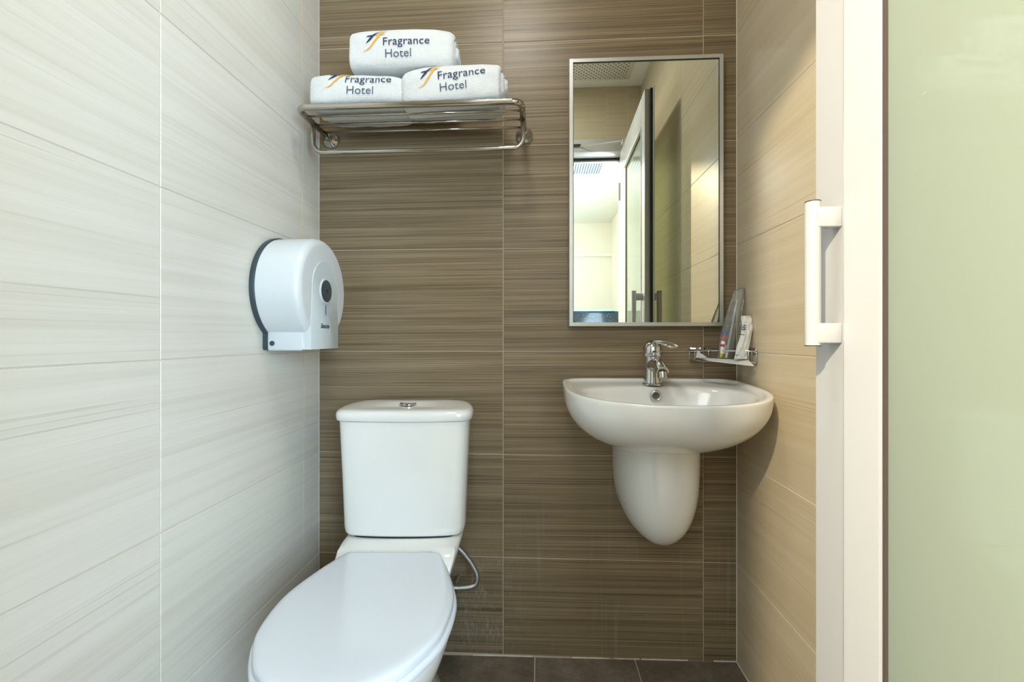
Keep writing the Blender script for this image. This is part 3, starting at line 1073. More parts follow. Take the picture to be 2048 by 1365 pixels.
def lid_outline(grow=0.0, t1=0.473):
    pts = []
    ts = [0.0, 0.006, 0.02, 0.05, 0.08, 0.12, 0.16, 0.2, 0.24, 0.28, 0.32, 0.35, 0.38, 0.41, 0.43, 0.445, 0.457, 0.467, 0.4725]
    right = [(interp(LID, t), -(L0 + t)) for t in ts]
    pts = [(0.0, -L0), (0.06, -L0)] + right + [(0.0, -(L0 + 0.475))]
    full = pts + [(-x, y) for x, y in reversed(pts) if x > 1e-6]
    P = [Vector((x, y, 0)) for x, y in full]
    P = catmull(P, 3)
    if grow:
        c = Vector((0, -(L0 + 0.24), 0))
        P = [c + Vector(((p.x - c.x) * (1 + grow / 0.17), (p.y - c.y) * (1 + grow / 0.235), 0)) for p in P]
    return P


def slab(name, levels, mat, dom=None):
    rings = []
    c = Vector((0, -(L0 + 0.24), 0))
    for z, g, k in levels:
        base_ = lid_outline(g)
        rings.append([(c.x + (p.x - c.x) * k, c.y + (p.y - c.y) * k, z) for p in base_])
    return mk(name, *loft_geo(rings), mat=mat, parent=toi, auto=48)


seat = slab('toilet_seat', [(0.404, 0.000, 1.0), (0.405, 0.005, 1.0), (0.412, 0.007, 1.0), (0.418, 0.005, 1.0), (0.420, 0.001, 1.0)], M['seat_plastic'])
slab('seat_lid', [(0.4205, -0.004, 1.0), (0.4215, 0.0, 1.0), (0.430, 0.001, 1.0), (0.4345, -0.001, 1.0), (0.4375, -0.006, 1.0), (0.439, -0.016, 1.0), (0.4405, 0.0, 0.80), (0.442, 0.0, 0.5), (0.4425, 0.0, 0.08)], M['seat_plastic'])
for s in (-1, 1):
    mk('seat_hinge', *tube_geo([(s * 0.075 - 0.018, -0.245, 0.424), (s * 0.075 + 0.018, -0.245, 0.424)], 0.009, 14), mat=M['seat_plastic'], parent=toi, auto=40)


def egg(y0, y1, hw, n=64, p=2.0):
    """closed oval from y0 (rear) to y1 (front), rear squarer"""
    pts = []
    c = (y0 + y1) / 2
    h = abs(y1 - y0) / 2
    for k in range(n):
        a = 2 * PI * k / n
        e = p if math.sin(a) > 0 else p
        x, y = sup(a, hw, h, e)
        pts.append((x, c + y))
    return pts


PCY = -(L0 + 0.22)


def polar(P, cy, n=72):
    out = []
    m = len(P)
    for k in range(n):
        a = 2 * PI * k / n
        d = Vector((math.cos(a), math.sin(a)))
        best = 0.01
        for i in range(m):
            p, q = P[i], P[(i + 1) % m]
            ax_, ay_, bx_, by_ = p[0], p[1] - cy, q[0], q[1] - cy
            den = d.x * (by_ - ay_) - d.y * (bx_ - ax_)
            if abs(den) < 1e-12:
                continue
            t_ = (ax_ * (by_ - ay_) - ay_ * (bx_ - ax_)) / den
            u_ = (ax_ * d.y - ay_ * d.x) / den
            if -1e-6 <= u_ <= 1 + 1e-6 and t_ > best:
                best = t_
        out.append(best)
    return out


rim = polar(lid_outline(), PCY)
rings = []
# z, scale of the rim outline, blend towards the foot oval, foot oval (rear, front, half width)
for z, k, bl, y0, y1, hw in ((0.0, 1, 1, -0.03, -0.56, 0.118), (0.02, 1, 1, -0.032, -0.558, 0.114), (0.05, 1, 1, -0.04, -0.54, 0.096), (0.12, 1, 1, -0.05, -0.535, 0.090), (0.19, 1, 1, -0.06, -0.56, 0.098),
                             (0.25, 0.86, 0.7, -0.08, -0.60, 0.110), (0.30, 0.90, 0.4, -0.10, -0.64, 0.12), (0.34, 0.94, 0.15, -0.12, -0.66, 0.13), (0.37, 0.965, 0.0, -0.2, -0.7, 0.14), (0.39, 0.985, 0.0, -0.2, -0.7, 0.14),
                             (0.400, 0.985, 0.0, -0.2, -0.7, 0.14), (0.4035, 0.965, 0.0, -0.2, -0.7, 0.14)):
    foot = polar(egg(y0, y1, hw, 90, 2.5), PCY)
    r = []
    for q in range(72):
        a = 2 * PI * q / 72
        rad_ = rim[q] * k * (1 - bl) + foot[q] * bl
        r.append((rad_ * math.cos(a), PCY + rad_ * math.sin(a), z))
    rings.append(r)
mk('bowl_body', *loft_geo(rings), mat=M['ceramic'], parent=toi, auto=55)
# rear deck the tank stands on
rings = []
for z, hw, y1 in ((0.15, 0.085, -0.20), (0.25, 0.105, -0.235), (0.33, 0.132, -0.262), (0.38, 0.146, -0.262), (0.41, 0.154, -0.25), (0.424, 0.156, -0.228), (0.4295, 0.152, -0.220)):
    hp = [(0, -0.012), (hw * 0.7, -0.012), (hw * 0.96, -0.02), (hw, -0.06), (hw, -0.14), (hw * 0.97, y1 + 0.02), (hw * 0.85, y1), (0, y1)]
    rings.append([(p.x, p.y, z) for p in plan(hp)])
mk('rear_deck', *loft_geo(rings), mat=M['ceramic'], parent=toi, auto=55)

# flexible supply hose with valve
hose = empty('supply_hose', (-0.2, D, 0.2))
tag(hose, 'braided steel supply hose looping out from behind the toilet', 'hose')
hp = [at(912, 1092, 1.345), at(928, 1108, 1.345), at(944, 1130, 1.345), at(954, 1152, 1.342), at(950, 1170, 1.338), at(932, 1176, 1.33), at(905, 1176, 1.32), at(893, 1174, 1.315)]
loc = Vector((-0.2, D, 0.2))
hp = catmull([p - loc for p in hp], 10, False)
rad = [0.0074 + (0.0005 if i % 2 else -0.0003) for i in range(len(hp))]
mk('hose_tube', *tube_geo(hp, rad, 14), mat=pm('braided_steel', (0.34, 0.34, 0.34, 1), 0.3, metal=0.9, bump=(500, 0.8, 0.001)), parent=hose, smooth=True)
a = at(908, 1180, 1.335) - loc
b = at(908, 1200, 1.335) - loc
mk('valve', *tube_geo([a, (a + b) / 2, b], [0.007, 0.0075, 0.006], 12), mat=pm('tarnished_brass', (0.22, 0.12, 0.07, 1), 0.35, metal=0.9), parent=hose, auto=40)
mk('valve_stem', *tube_geo([a + Vector((0, 0.0, -0.004)), Vector((a.x, -0.002, a.z - 0.004))], 0.006, 12), mat=M['chrome'], parent=hose, auto=40)

# ------------------------------------------------------------------ paper dispenser on the left wall
dsp = empty('paper_dispenser', (XL, 1.203, 1.088))
tag(dsp, 'round white jumbo toilet roll dispenser mounted on the pale left wall', 'dispenser')
# local frame: x out from the wall, y along wall, z up.  outline = circle plus square foot
RD = 0.136
FH = -0.152     # foot bottom
FWd = 0.080     # foot half width


def disp_outline(s=0.0, n=64, foot=True):
    r = RD - s
    pts = []
    fw = FWd - s
    a0 = -math.acos(min(1, fw / r))          # angle where circle meets the foot (right side)
    a1 = PI - a0
    for k in range(n + 1):
        a = a0 + (a1 - a0) * k / n
        pts.append((r * math.cos(a), r * math.sin(a)))
    pts += [(-fw, FH + s * 0.5 + 0.03), (-fw, FH + s * 0.5 + 0.004), (-fw + 0.004, FH + s * 0.5), (fw - 0.004, FH + s * 0.5), (fw, FH + s * 0.5 + 0.004), (fw, FH + s * 0.5 + 0.03)]
    return pts


mk('back_plate', *loft_geo([[(x, y, z) for y, z in disp_outline(s)] for x, s in ((0.0, -0.001), (0.010, -0.0015), (0.0125, 0.001))]), mat=M['grey_plastic'], parent=dsp, auto=40)
rings = []
for x, s in ((0.0127, 0.0015), (0.06, 0.001), (0.100, 0.001)):
    rings.append([(x, y, z) for y, z in disp_outline(s)])
for k in range(1, 8):
    t = k / 7 * PI / 2
    rings.append([(0.100 + 0.020 * math.sin(t), y, z) for y, z in disp_outline(0.001 + 0.018 * (1 - math.cos(t)))])
cov = mk('cover', *loft_geo(rings), mat=M['disp_white'], parent=dsp, auto=42)
# raised arched panel with lower block
arch = []
for k in range(33):
    a = PI * k / 32
    arch.append((0.062 * math.cos(a) * 1.0, 0.020 + 0.070 * math.sin(a)))
arch = arch + [(-0.079, -0.05), (-0.079, FH + 0.002), (0.079, FH + 0.002), (0.079, -0.05)]
arch[0] = (0.070, 0.014)
hw = 0.071
arch = [(hw * math.cos(PI * k / 32), 0.008 + 0.070 * math.sin(PI * k / 32)) for k in range(33)] + [(-0.074, -0.04), (-0.0785, -0.09), (-0.0785, FH + 0.001), (0.0785, FH + 0.001), (0.0785, -0.09), (0.074, -0.04)]
rings = [[(x, y * k, z) for y, z in arch] for x, k in ((0.100, 1.0), (0.1205, 1.0), (0.1214, 0.985))]
mk('front_panel', *loft_geo(rings), mat=M['disp_panel_shaded'], parent=dsp, auto=40)
mk('lock_ring', *loft_geo([[(x, r * math.cos(2 * PI * q / 40), r * math.sin(2 * PI * q / 40)) for q in range(40)] for x, r in ((0.120, 0.0335), (0.1235, 0.0325), (0.1240, 0.030))]), mat=M['disp_white'], parent=dsp, auto=40)
lk = mk('lock', *loft_geo([[(x, r * math.cos(2 * PI * q / 40), r * math.sin(2 * PI * q / 40)) for q in range(40)] for x, r in ((0.121, 0.030), (0.1248, 0.029), (0.1255, 0.027))]), mat=M['grey_plastic'], parent=dsp, auto=40)
mk('keyhole', *join_geo([tube_geo([(0.1250, 0.001, 0.002), (0.1262, 0.001, 0.002)], 0.0034, 14), box_geo(0.125, 0.1262, 0.0, 0.003, -0.007, 0.002)]), mat=M['ink'], parent=lk)
bbox('sight_slot', 0.1215, 0.1229, -0.001, 0.0008, -0.062, -0.038, M['blue_ink'], dsp)
mk('emboss_ring', *tube_geo([(0.1212, 0.002 + 0.026 * math.cos(t), -0.092 + 0.026 * math.sin(t)) for t in [2 * PI * k / 40 for k in range(40)]], 0.0006, 6, closed=True), mat=M['disp_panel_shaded'], parent=dsp, smooth=True)
# foot sides: cutter strip with teeth and round key plug facing the camera
ft = bbox('foot', 0.0128, 0.101, -0.0808, 0.0795, FH, -0.108, M['disp_white'], dsp, 0.0015, 2)
mk('key_plug', *tube_geo([(0.024, -0.080, -0.136), (0.024, -0.0822, -0.136)], 0.0062, 20), mat=M['grey_plastic'], parent=dsp, auto=40)
teeth = []
for k in range(30):
    x0 = 0.016 + k * 0.0028
    teeth.append(([(x0, -0.0805, FH), (x0 + 0.0028, -0.0805, FH), (x0 + 0.0014, -0.0805, FH - 0.0022), (x0, -0.079, FH), (x0 + 0.0028, -0.079, FH), (x0 + 0.0014, -0.079, FH - 0.0022)],
                  [(0, 1, 2), (5, 4, 3), (0, 3, 4, 1), (1, 4, 5, 2), (2, 5, 3, 0)]))
mk('cutter_teeth', *join_geo(teeth), mat=M['disp_white'], parent=dsp)


def text_mesh(txt, size, bold=0.0, shear=0.0, space=1.0, font=None):
    c = bpy.data.curves.new('t', 'FONT')
    c.body = txt
    c.size = size
    c.offset = bold
    c.shear = shear
    c.space_character = space
    c.resolution_u = 4
    o = bpy.data.objects.new('t', c)
    COL.objects.link(o)
    bpy.context.view_layer.update()
    dg = bpy.context.evaluated_depsgraph_get()
    me = bpy.data.meshes.new_from_object(o.evaluated_get(dg))
    bpy.data.objects.remove(o)
    vs = [v.co.copy() for v in me.vertices]
    fs = [tuple(p.vertices) for p in me.polygons]
    bpy.data.meshes.remove(me)
    return vs, fs


vs, fs = text_mesh('Beautex', 0.0175, 0.00025, 0.25, 0.9)
wmax = max(v.x for v in vs)
mk('lettering', [(0.1219, v.x - wmax / 2 - 0.001, v.y - 0.097) for v in vs], fs, M['ink'], dsp)

# ------------------------------------------------------------------ towel rack
rk = empty('towel_rack', (-0.342, D, 1.575))
tag(rk, 'polished steel wall rack with hanging bar, holding the rolled towels', 'towel rack')
RZ = 1.575
X0, X1 = -0.298, 0.298      # local
yf = 1.208 - D
# one U frame: wall - side - front - side - wall
path = arc_path([(X0, -0.018, 0), (X0, yf, 0.0), (X1, yf, 0.0), (X1, -0.018, 0)], 0.028, 10)
mk('frame_tube', *tube_geo(path, 0.0084, 20), mat=M['steel'], parent=rk, smooth=True)
# lower hanging bar
yl = 1.300 - D
zl = -0.083
path = arc_path([(X0, yl, 0.0), (X0, yl, zl), (X1, yl, zl), (X1, yl, 0.0)], 0.030, 10)
mk('hanging_bar', *tube_geo(path, 0.0066, 18), mat=M['steel'], parent=rk, smooth=True)
for yb in (1.258, 1.309, 1.358):
    mk('rail', *tube_geo([(X0, yb - D, 0), (X1, yb - D, 0)], 0.0036, 12), mat=M['steel'], parent=rk, smooth=True)
for s in (X0, X1):
    fl_ = [[(s + r * math.cos(2 * PI * q / 36), y, r * math.sin(2 * PI * q / 36)) for q in range(36)] for r, y in ((0.026, -0.001), (0.026, -0.004), (0.022, -0.010), (0.013, -0.019), (0.0095, -0.03), (0.009, -0.034))]
    mk('wall_flange', *loft_geo(fl_), mat=M['chrome'], parent=rk, auto=50)


# ------------------------------------------------------------------ rolled towels
def make_towel(name, label, cx, cy, cz, L_, A, B, seed, sagf, logo, zrot=0.0, turns=2.7, TH=0.0155):
    """a towel rolled about a horizontal core; local x along the roll, front = -y"""
    t = empty(name, (cx, cy, cz), zrot)
    tag(t, label, 'towel', 'rolled hotel towels on the rack')
    a_s = -1.75
    NS = int(84 * turns)
    NU = 56

    def a_mod(a):
        return math.sin(a)

    def raw(u, a, off):
        turn = (a - a_s) / (2 * PI)
        shrink = TH * 1.02 * turn
        rA = max(A - shrink - off, 0.004)
        rB = max(B - shrink * 0.93 - off, 0.003)
        e = 2.2 if a_mod(a) > 0 else 5.5
        c, s = math.cos(a), math.sin(a)
        r = (abs(c / rA) ** e + abs(s / rB) ** e) ** (-1 / e)
        y, z = -r * c, r * s
        wob = noise.noise(Vector((u * 9 + seed, math.cos(a) * 1.2, math.sin(a) * 1.2 + seed)))
        wob2 = noise.noise(Vector((u * 26 + seed, math.cos(a) * 3, math.sin(a) * 3 + seed * 2)))
        k = 1 + 0.07 * wob + 0.022 * wob2
        # roll a bit tighter at its ends
        e2 = abs(u) / (L_ / 2)
        k *= 1 - 0.06 * max(0, e2 - 0.6) / 0.4 - 0.05 * (max(0, e2 - 0.75) / 0.25) ** 2 - 0.05 * max(0, e2 - 0.94) / 0.06
        y *= k
        z *= k
        if z < 0:
            z = max(z * 1.12, -rB)
        z += sagf(u, y, z)
        return y, z

    def point(u, a, off):
        y, z = raw(u, a, off)
        return Vector((u, y, z))
    rings = []
    for iu in range(NU + 1):
        # denser near ends
        f_ = iu / NU * 2 - 1
        f_ = math.copysign(1 - (1 - abs(f_)) ** 1.35, f_)
        endd = (1 - abs(f_)) * L_ / 2
        rnd = 1.0 if endd > 0.006 else math.sqrt(max(0.0, 1 - ((0.006 - endd) / 0.006) ** 2))
        rnd = max(rnd, 0.12)
        out, inn = [], []
        for k in range(NS + 1):
            a = a_s + 2 * PI * turns * k / NS
            turn = (a - a_s) / (2 * PI)
            # telescoping: inner layers stick out a little at one end or the other
            tel = 0.011 * noise.noise(Vector((turn * 1.3 + seed * 3, seed, 0))) + (0.006 * min(turn, 2.5) if f_ > 0 else -0.002 * turn)
            uu = f_ * L_ / 2 + (tel * abs(f_) ** 6)
            edge = 1.0
            if k < 3:
                edge = (0.25, 0.7, 0.92)[k]
            h = TH * 0.94 / 2 * rnd * edge
            mid = TH / 2
            y, z = raw(uu, a, mid - h)
            out.append(Vector((uu, y, z)))
            y, z = raw(uu, a, mid + h)
            inn.append(Vector((uu, y, z)))
        rings.append(out + inn[::-1])
    V, F = loft_geo(rings, False, False)
    # close the two ends with strips
    n = 2 * (NS + 1)
    for r0 in (0, NU * n):
        for k in range(NS):
            F.append((r0 + k, r0 + k + 1, r0 + n - 2 - k, r0 + n - 1 - k))
    mk('rolled_cloth', V, F, M['towel'], t, smooth=True)

    # embroidered logo laid on the outer layer: arc length measured upward from angle 0
    tabl = []
    acc = 0.0

    def surf(u, a, lift):
        p = point(u, a, TH * 0.03)
        q1 = point(u, a + 0.02, TH * 0.03)
        q2 = point(u + 0.002, a, TH * 0.03)
        nn = (q2 - p).cross(q1 - p)
        nn.normalize()
        if nn.y > 0 and abs(math.cos(a)) > 0.3:
            nn = -nn
        if nn.dot(Vector((0, p.y, p.z))) < 0:
            nn = -nn
        return p + nn * lift
    prev = point(0, 0, 0)
    arcs = [(0.0, 0.0)]
    a = 0.0
    while a < 1.9:
        a += 0.01
        p = point(0, a, 0)
        acc += (p - prev).length
        prev = p
        arcs.append((acc, a))
    acc = 0.0
    prev = point(0, 0, 0)
    neg = []
    a = 0.0
    while a > -1.6:
        a -= 0.01
        p = point(0, a, 0)
        acc += (p - prev).length
        prev = p
        neg.append((-acc, a))
    arcs = neg[::-1] + arcs

    def put(nm, vs, fs, mat, ox, oy, lift=0.0020, rot=0.0):
        cr, sr = math.cos(rot), math.sin(rot)
        out = []
        for v in vs:
            x, y = ox + v[0] * cr - v[1] * sr, oy + v[0] * sr + v[1] * cr
            out.append(surf(x, interp(arcs, y), lift))
        mk(nm, out, fs, mat, t)
    lx, ly, sc, rot = logo
    v1, f1 = text_mesh('Fragrance', 0.0355 * sc, 0.0, 0, 1.02)
    put('lettering', v1, f1, M['navy'], lx, ly, rot=rot)
    v2, f2 = text_mesh('Hotel', 0.0355 * sc, -0.0001, 0, 1.02)
    put('lettering', v2, f2, M['slate'], lx + 0.0065 * sc, ly - 0.0365 * sc, rot=rot)

    def swoosh(pts):
        """pts: [(x, y, width)]"""
        P = catmull([(x * 1.136 * sc, y * 1.136 * sc, w_ * 1.15 * sc) for x, y, w_ in pts], 6, False)
        vs, fs = [], []
        for i, p in enumerate(P):
            q = P[min(i + 1, len(P) - 1)] - P[max(i - 1, 0)]
            nrm = Vector((-q.y, q.x)).normalized() * max(p.z, 0.0002) / 2
            vs += [(p.x + nrm.x, p.y + nrm.y), (p.x - nrm.x, p.y - nrm.y)]
        for i in range(len(P) - 1):
            fs.append((2 * i, 2 * i + 1, 2 * i + 3, 2 * i + 2))
        return vs, fs
    # navy: hooked stroke and cross bar; gold: long stroke and cross bar
    for nm, mt, pts in (('emblem', 'navy', [(-0.0435, 0.007, 0.0008), (-0.036, 0.015, 0.0046), (-0.030, 0.022, 0.0060), (-0.022, 0.034, 0.0044), (-0.007, 0.045, 0.0022), (0.013, 0.0505, 0.0003)]),
                        ('emblem', 'navy', [(-0.043, 0.0265, 0.0006), (-0.036, 0.0285, 0.0044), (-0.027, 0.0295, 0.0040), (-0.016, 0.0300, 0.0006)]),
                        ('emblem', 'gold', [(-0.053, -0.015, 0.0003), (-0.043, -0.0125, 0.0020), (-0.0335, -0.006, 0.0034), (-0.022, 0.009, 0.0042), (-0.010, 0.027, 0.0054), (0.000, 0.0385, 0.0036), (0.013, 0.0450, 0.0003)]),
                        ('emblem', 'gold', [(-0.018, 0.0300, 0.0006), (-0.012, 0.0315, 0.0034), (-0.003, 0.0325, 0.0036), (0.008, 0.0320, 0.0004)])):
        v3, f3 = swoosh(pts)
        put(nm, v3, f3, M[mt], lx, ly, lift=0.0019 if mt == 'navy' else 0.0023, rot=rot)
    return t


zero = lambda u, y, z: 0.0
make_towel('rolled_towel', 'white rolled towel with embroidered lettering, lower left one touching the left wall side', -0.487, 1.299, 1.636, 0.252, 0.096, 0.056, 3.1,
           lambda u, y, z: -0.10 * max(0, u - 0.02) * min(1, max(0, z / 0.03)), (-0.024, 0.001, 0.88, R(-1)))
make_towel('rolled_towel', 'white rolled towel with embroidered lettering, lower right one with its coiled end showing', -0.229, 1.286, 1.640, 0.262, 0.086, 0.062, 8.7,
           lambda u, y, z: 0.045 * u + (-0.06 * max(0, -0.06 - u)) * min(1, max(0, z / 0.03)), (-0.034, -0.004, 0.88, R(4)))
make_towel('rolled_towel', 'white rolled towel with embroidered lettering lying on top of the other two', -0.372, 1.290, 1.748, 0.278, 0.076, 0.064, 14.2,
           lambda u, y, z: -0.25 * min(1, max(0, -z / 0.03)) * (0.008 - abs(u) * 0.06), (-0.042, -0.011, 0.88, R(1)), R(1.5), 2.8, 0.0175)

# ------------------------------------------------------------------ corner basket
cb = empty('corner_basket', (XR, D, 0.90))
tag(cb, 'small chrome wire corner basket holding wrapped toiletries, right of the mirror', 'basket')
bw, bd = 0.138, 0.134


def tri_path(z, k=1.0, n=10):
    pts = [(-0.004, -0.004, z), (-bw * k, -0.004, z)]
    for q in range(1, n):
        t = q / n
        x = -bw * k + (bw * k - 0.004) * t
        y = -0.004 - (bd * k - 0.004) * t
        bulge = 0.012 * math.sin(PI * t)
        pts.append((x - bulge * 0.7, y - bulge * 0.7, z))
    pts.append((-0.004, -bd * k, z))
    return pts


mk('rim_wire', *tube_geo(tri_path(0.030), 0.0022, 8, closed=True), mat=M['chrome'], parent=cb, smooth=True)
mk('base_wire', *tube_geo(tri_path(0.0), 0.0020, 8, closed=True), mat=M['chrome'], parent=cb, smooth=True)
A0, B0 = tri_path(0.030, 1.0, 10), tri_path(0.0, 1.0, 10)
for k in list(range(1, len(A0))) :
    if k in (3, 4, 5, 6, 7, 8):
        continue
    mk('upright_wire', *tube_geo([A0[k], B0[k]], 0.0013, 6), mat=M['chrome'], parent=cb, smooth=True)
for k in range(1, 5):
    x = -bw * k / 5
    mk('upright_wire', *tube_geo([(x, -0.004, 0.03), (x, -0.004, 0)], 0.0013, 6), mat=M['chrome'], parent=cb, smooth=True)
    y = -bd * k / 5
    mk('upright_wire', *tube_geo([(-0.004, y, 0.03), (-0.004, y, 0)], 0.0013, 6), mat=M['chrome'], parent=cb, smooth=True)
for k in range(1, 12):
    x = -bw * k / 12
    ye = -bd * (1 - k / 12) - 0.006
    mk('floor_wire', *tube_geo([(x, -0.004, 0), (x, ye, 0)], 0.0013, 6), mat=M['chrome'], parent=cb, smooth=True)
bbox('mounting_plate', -bw + 0.002, -0.075, -0.0035, -0.0005, 0.024, 0.038, M['chrome'], cb, 0.001, 1)
bbox('mounting_plate', -0.0035, -0.0005, -bd + 0.004, -0.07, 0.024, 0.038, M['chrome'], cb, 0.001, 1)
mk('screw', *tube_geo([(-0.096, -0.003, 0.031), (-0.096, -0.0055, 0.031)], 0.0035, 12), mat=M['steel'], parent=cb)


# pouches: list of levels (photo y, left x, right x, depth Y)
def pouch(name, levels, puff, mat, label, cat, seed=0, nx=14, per=4, crum=0.0015):
    o = empty(name, at((levels[0][1] + levels[0][2]) / 2, levels[0][0], levels[0][3]))
    base_ = o.location.copy()
    Pl = catmull([tuple(at(l[1], l[0], l[3]) - base_) for l in levels], per, False)
    Pr = catmull([tuple(at(l[2], l[0], l[3]) - base_) for l in levels], per, False)
    n = len(Pl)
    V, F = [], []
    for side in (-1, 1):
        for i in range(n):
            v_ = i / (n - 1)
            for j in range(nx + 1):
                u = j / nx
                p = Pl[i].lerp(Pr[i], u)
                th = puff * (math.sin(PI * u) ** 0.7 if 0 < u < 1 else 0) * (math.sin(PI * min(max(v_, 0.0), 1.0)) ** 0.5 if 0 < v_ < 1 else 0)
                cr = crum * (noise.noise(Vector((u * 5 + seed, v_ * 9, side))) + 0.6 * noise.noise(Vector((u * 12, v_ * 22 + seed, side)))) * (1 if 0 < u < 1 and 0 < v_ < 1 else 0)
                V.append(p + Vector((0, side * (th / 2 + 0.0003) + cr, 0)))
    m_ = nx + 1
    for s in (0, 1):
        for i in range(n - 1):
            for j in range(nx):
                a = s * n * m_ + i * m_ + j
                F.append((a, a + 1, a + m_ + 1, a + m_))
    # seams
    for i in range(n - 1):
        for j in (0, nx):
            a = i * m_ + j
            b = n * m_ + a
            F.append((a, a + m_, b + m_, b))
    for i in (0, n - 1):
        for j in range(nx):
            a = i * m_ + j
            b = n * m_ + a
            F.append((a, a + 1, b + 1, b))
    mk('wrapper', V, F, mat, o, smooth=True)
    tag(o, label, cat)
    return o, base_


YB = 1.343
pouch('toiletry_bag', [(719, 1433, 1463, YB), (700, 1436, 1470, YB), (670, 1441, 1477, YB + 0.004), (640, 1449, 1482, YB + 0.008), (612, 1458, 1486, YB + 0.012), (595, 1463, 1489, YB + 0.016), (582, 1469, 1490, YB + 0.02), (576, 1482, 1491, YB + 0.022)],
      0.022, M['film'], 'clear plastic bag leaning in the corner basket around the toothbrush', 'bag', 2.0)
# toothbrush inside
tb = empty('toothbrush', at(1451, 716, YB + 0.004))
tag(tb, 'white toothbrush standing inside the clear plastic bag', 'toothbrush')
p0, p1 = at(1452, 716, YB - 0.004), at(1474, 602, YB + 0.006)
pth = [Vector((0, 0, 0)).lerp(p1 - p0, k / 10) for k in range(11)]
tb.location = p0
mk('handle', *tube_geo(pth, [0.0036, 0.0042, 0.0042, 0.004, 0.0036, 0.003, 0.0032, 0.0036, 0.0032, 0.0026, 0.002], 12), mat=M['white_plastic'], parent=tb, smooth=True)
br = []
for k in range(8):
    q = (p1 - p0).normalized()
    c = q * (0.012 + 0.0032 * k)
    br.append(tube_geo([c + Vector((-0.002, -0.002, 0)), c + Vector((-0.011, -0.004, 0.001))], 0.0013, 6))
mk('bristles', *join_geo(br), mat=M['white_plastic'], parent=tb)
# toothpaste tube
tpo = empty('toothpaste_tube', at(1442, 715, YB - 0.004))
tag(tpo, 'small red and white toothpaste tube with yellow cap in the clear bag', 'toothpaste')
q0 = at(1442, 715, YB - 0.004)
ax = (at(1450, 664, YB + 0.002) - q0)
Lt = ax.length
ax = ax.normalized()
side = Vector((1, 0, 0)) - ax * ax.x
side.normalize()
nrm = ax.cross(side)


def tpt(t0, t1, w0, w1, d0, d1, nm, mt):
    rings = []
    for t_, w_, d_ in ((t0, w0, d0), ((t0 + t1) / 2, (w0 + w1) / 2, (d0 + d1) / 2), (t1, w1, d1)):
        rings.append([ax * t_ * Lt + side * (w_ * math.cos(2 * PI * q / 20)) + nrm * (d_ * math.sin(2 * PI * q / 20)) for q in range(20)])
    return mk(nm, *loft_geo(rings), mat=mt, parent=tpo, auto=50)


cp = tpt(0, 0.13, 0.0042, 0.0046, 0.0042, 0.0046, 'cap', M['yellow'])
tpt(0.13, 0.40, 0.0046, 0.0062, 0.0046, 0.0055, 'tube_shoulder', M['white_plastic'])
tpt(0.40, 0.86, 0.0062, 0.0070, 0.0055, 0.003, 'tube', M['red'])
tpt(0.86, 1.0, 0.0070, 0.0072, 0.003, 0.0008, 'tube_end', M['blue'])
tpt(0.50, 0.62, 0.0067, 0.0068, 0.0056, 0.0052, 'white_band', M['white_plastic'])
for k in range(5):
    tpt(0.16 + 0.04 * k, 0.175 + 0.04 * k, 0.0054 + 0.0003 * k, 0.0055 + 0.0003 * k, 0.0054, 0.0055, 'ridge', M['dark_metal'] if False else M['white_plastic'])

sc_, b2 = pouch('sachet', [(719, 1468, 1494, 1.300), (706, 1471, 1496, 1.302), (693, 1474, 1499, 1.304), (675, 1480, 1502, 1.308), (658, 1483, 1506, 1.312), (645, 1483, 1505, 1.316), (635, 1482, 1503, 1.32), (632, 1484, 1499, 1.32)],
                0.010, M['paper'], 'crumpled white paper sachet with blue print, right of the clear bag', 'sachet', 6.0, crum=0.004)
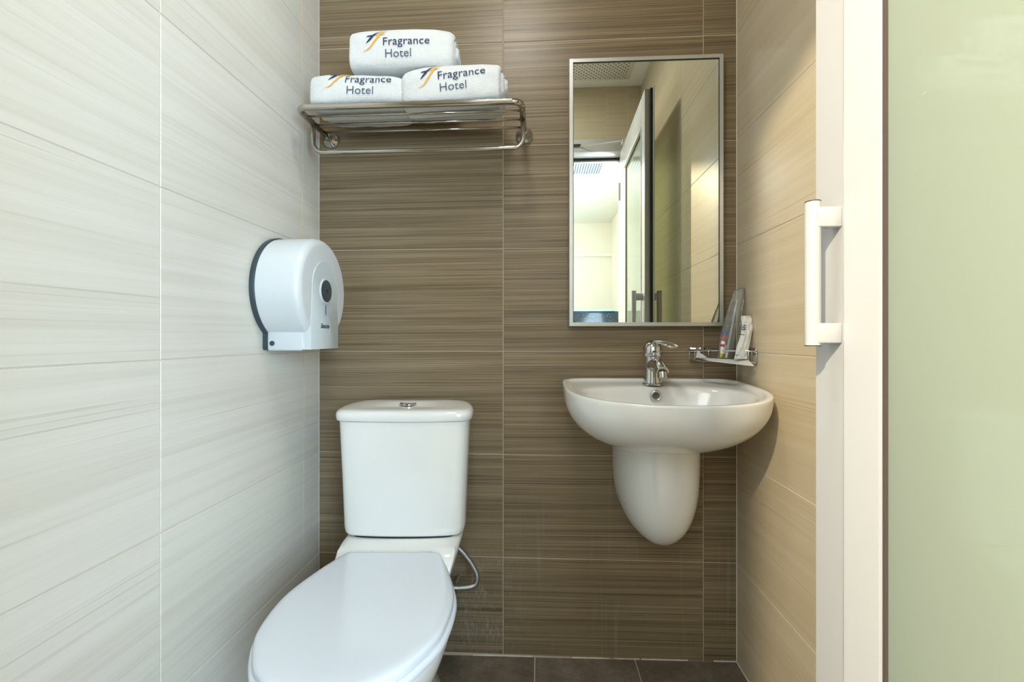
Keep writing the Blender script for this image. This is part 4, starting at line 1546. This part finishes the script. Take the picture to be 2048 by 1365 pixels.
# printed lines on the sachet
lines = []
for (x0_, y0_, x1_, y1_, w_) in ((1486, 644, 1494, 645, 1.0), (1487, 649, 1498, 651, 2.2), (1487, 653, 1499, 655, 2.4), (1488, 657, 1498, 660, 1.6), (1479, 668, 1489, 669, 2.6), (1470, 710, 1486, 711, 1.2)):
    Yq = 1.300
    nseg = 9
    for q in range(nseg):
        if q % 4 == 3 and w_ < 2.5:
            continue
        u0, u1 = q / nseg, (q + 0.85) / nseg
        xa, xb = x0_ + (x1_ - x0_) * u0, x0_ + (x1_ - x0_) * u1
        ya, yb_ = y0_ + (y1_ - y0_) * u0, y0_ + (y1_ - y0_) * u1
        lines.append(([at(xa, ya, Yq - 0.02) - b2, at(xb, yb_, Yq - 0.02) - b2, at(xb, yb_ + w_ * 0.8, Yq - 0.02) - b2, at(xa, ya + w_ * 0.8, Yq - 0.02) - b2], [(0, 1, 2, 3)]))
v, f = join_geo(lines)
pr = tag(mk('print', v, f, M['blue_ink'], sc_), kind='stuff')
sw = pr.modifiers.new('w', 'SHRINKWRAP')
sw.target = [c for c in sc_.children if c.name.startswith('wrapper')][0]
sw.wrap_method = 'PROJECT'
sw.use_project_y = True
sw.use_positive_direction = True
sw.use_negative_direction = False
sw.wrap_mode = 'ABOVE_SURFACE'
sw.offset = 0.0008

# small folded slip at the left and flat white card jutting out over the rim
sl = at(1392, 716, 1.375)
P = [at(1392, 716, 1.37), at(1415, 716, 1.33), at(1394, 701, 1.385), at(1402, 707, 1.36)]
o = empty('folded_slip', sl)
tag(o, 'small folded white paper slip at the left end of the corner basket', 'paper slip')
V = [P[0] - sl, P[1] - sl, P[2] - sl, P[3] - sl]
V += [p + Vector((0, 0.0012, 0)) for p in V[:4]]
mk('slip', V, [(0, 1, 3, 2), (4, 6, 7, 5), (0, 4, 5, 1), (1, 5, 7, 3), (3, 7, 6, 2), (2, 6, 4, 0)], M['paper'], o)
cd = Vector((XR - 0.03, D - 0.10, 0.902))
o = empty('flat_card', cd)
tag(o, 'flat white card lying across the front of the corner basket', 'card')
pa, pb, pc, pd = at(1398, 717, 1.372), at(1497, 722, 1.30), at(1508, 733, 1.262), at(1424, 723.5, 1.33)
V = [p - cd for p in (pa, pb, pc, pd)]
V += [p + Vector((0, 0, 0.0016)) for p in V[:4]]
mk('card', V, [(0, 1, 2, 3), (7, 6, 5, 4), (0, 4, 5, 1), (1, 5, 6, 2), (2, 6, 7, 3), (3, 7, 4, 0)], M['paper'], o)
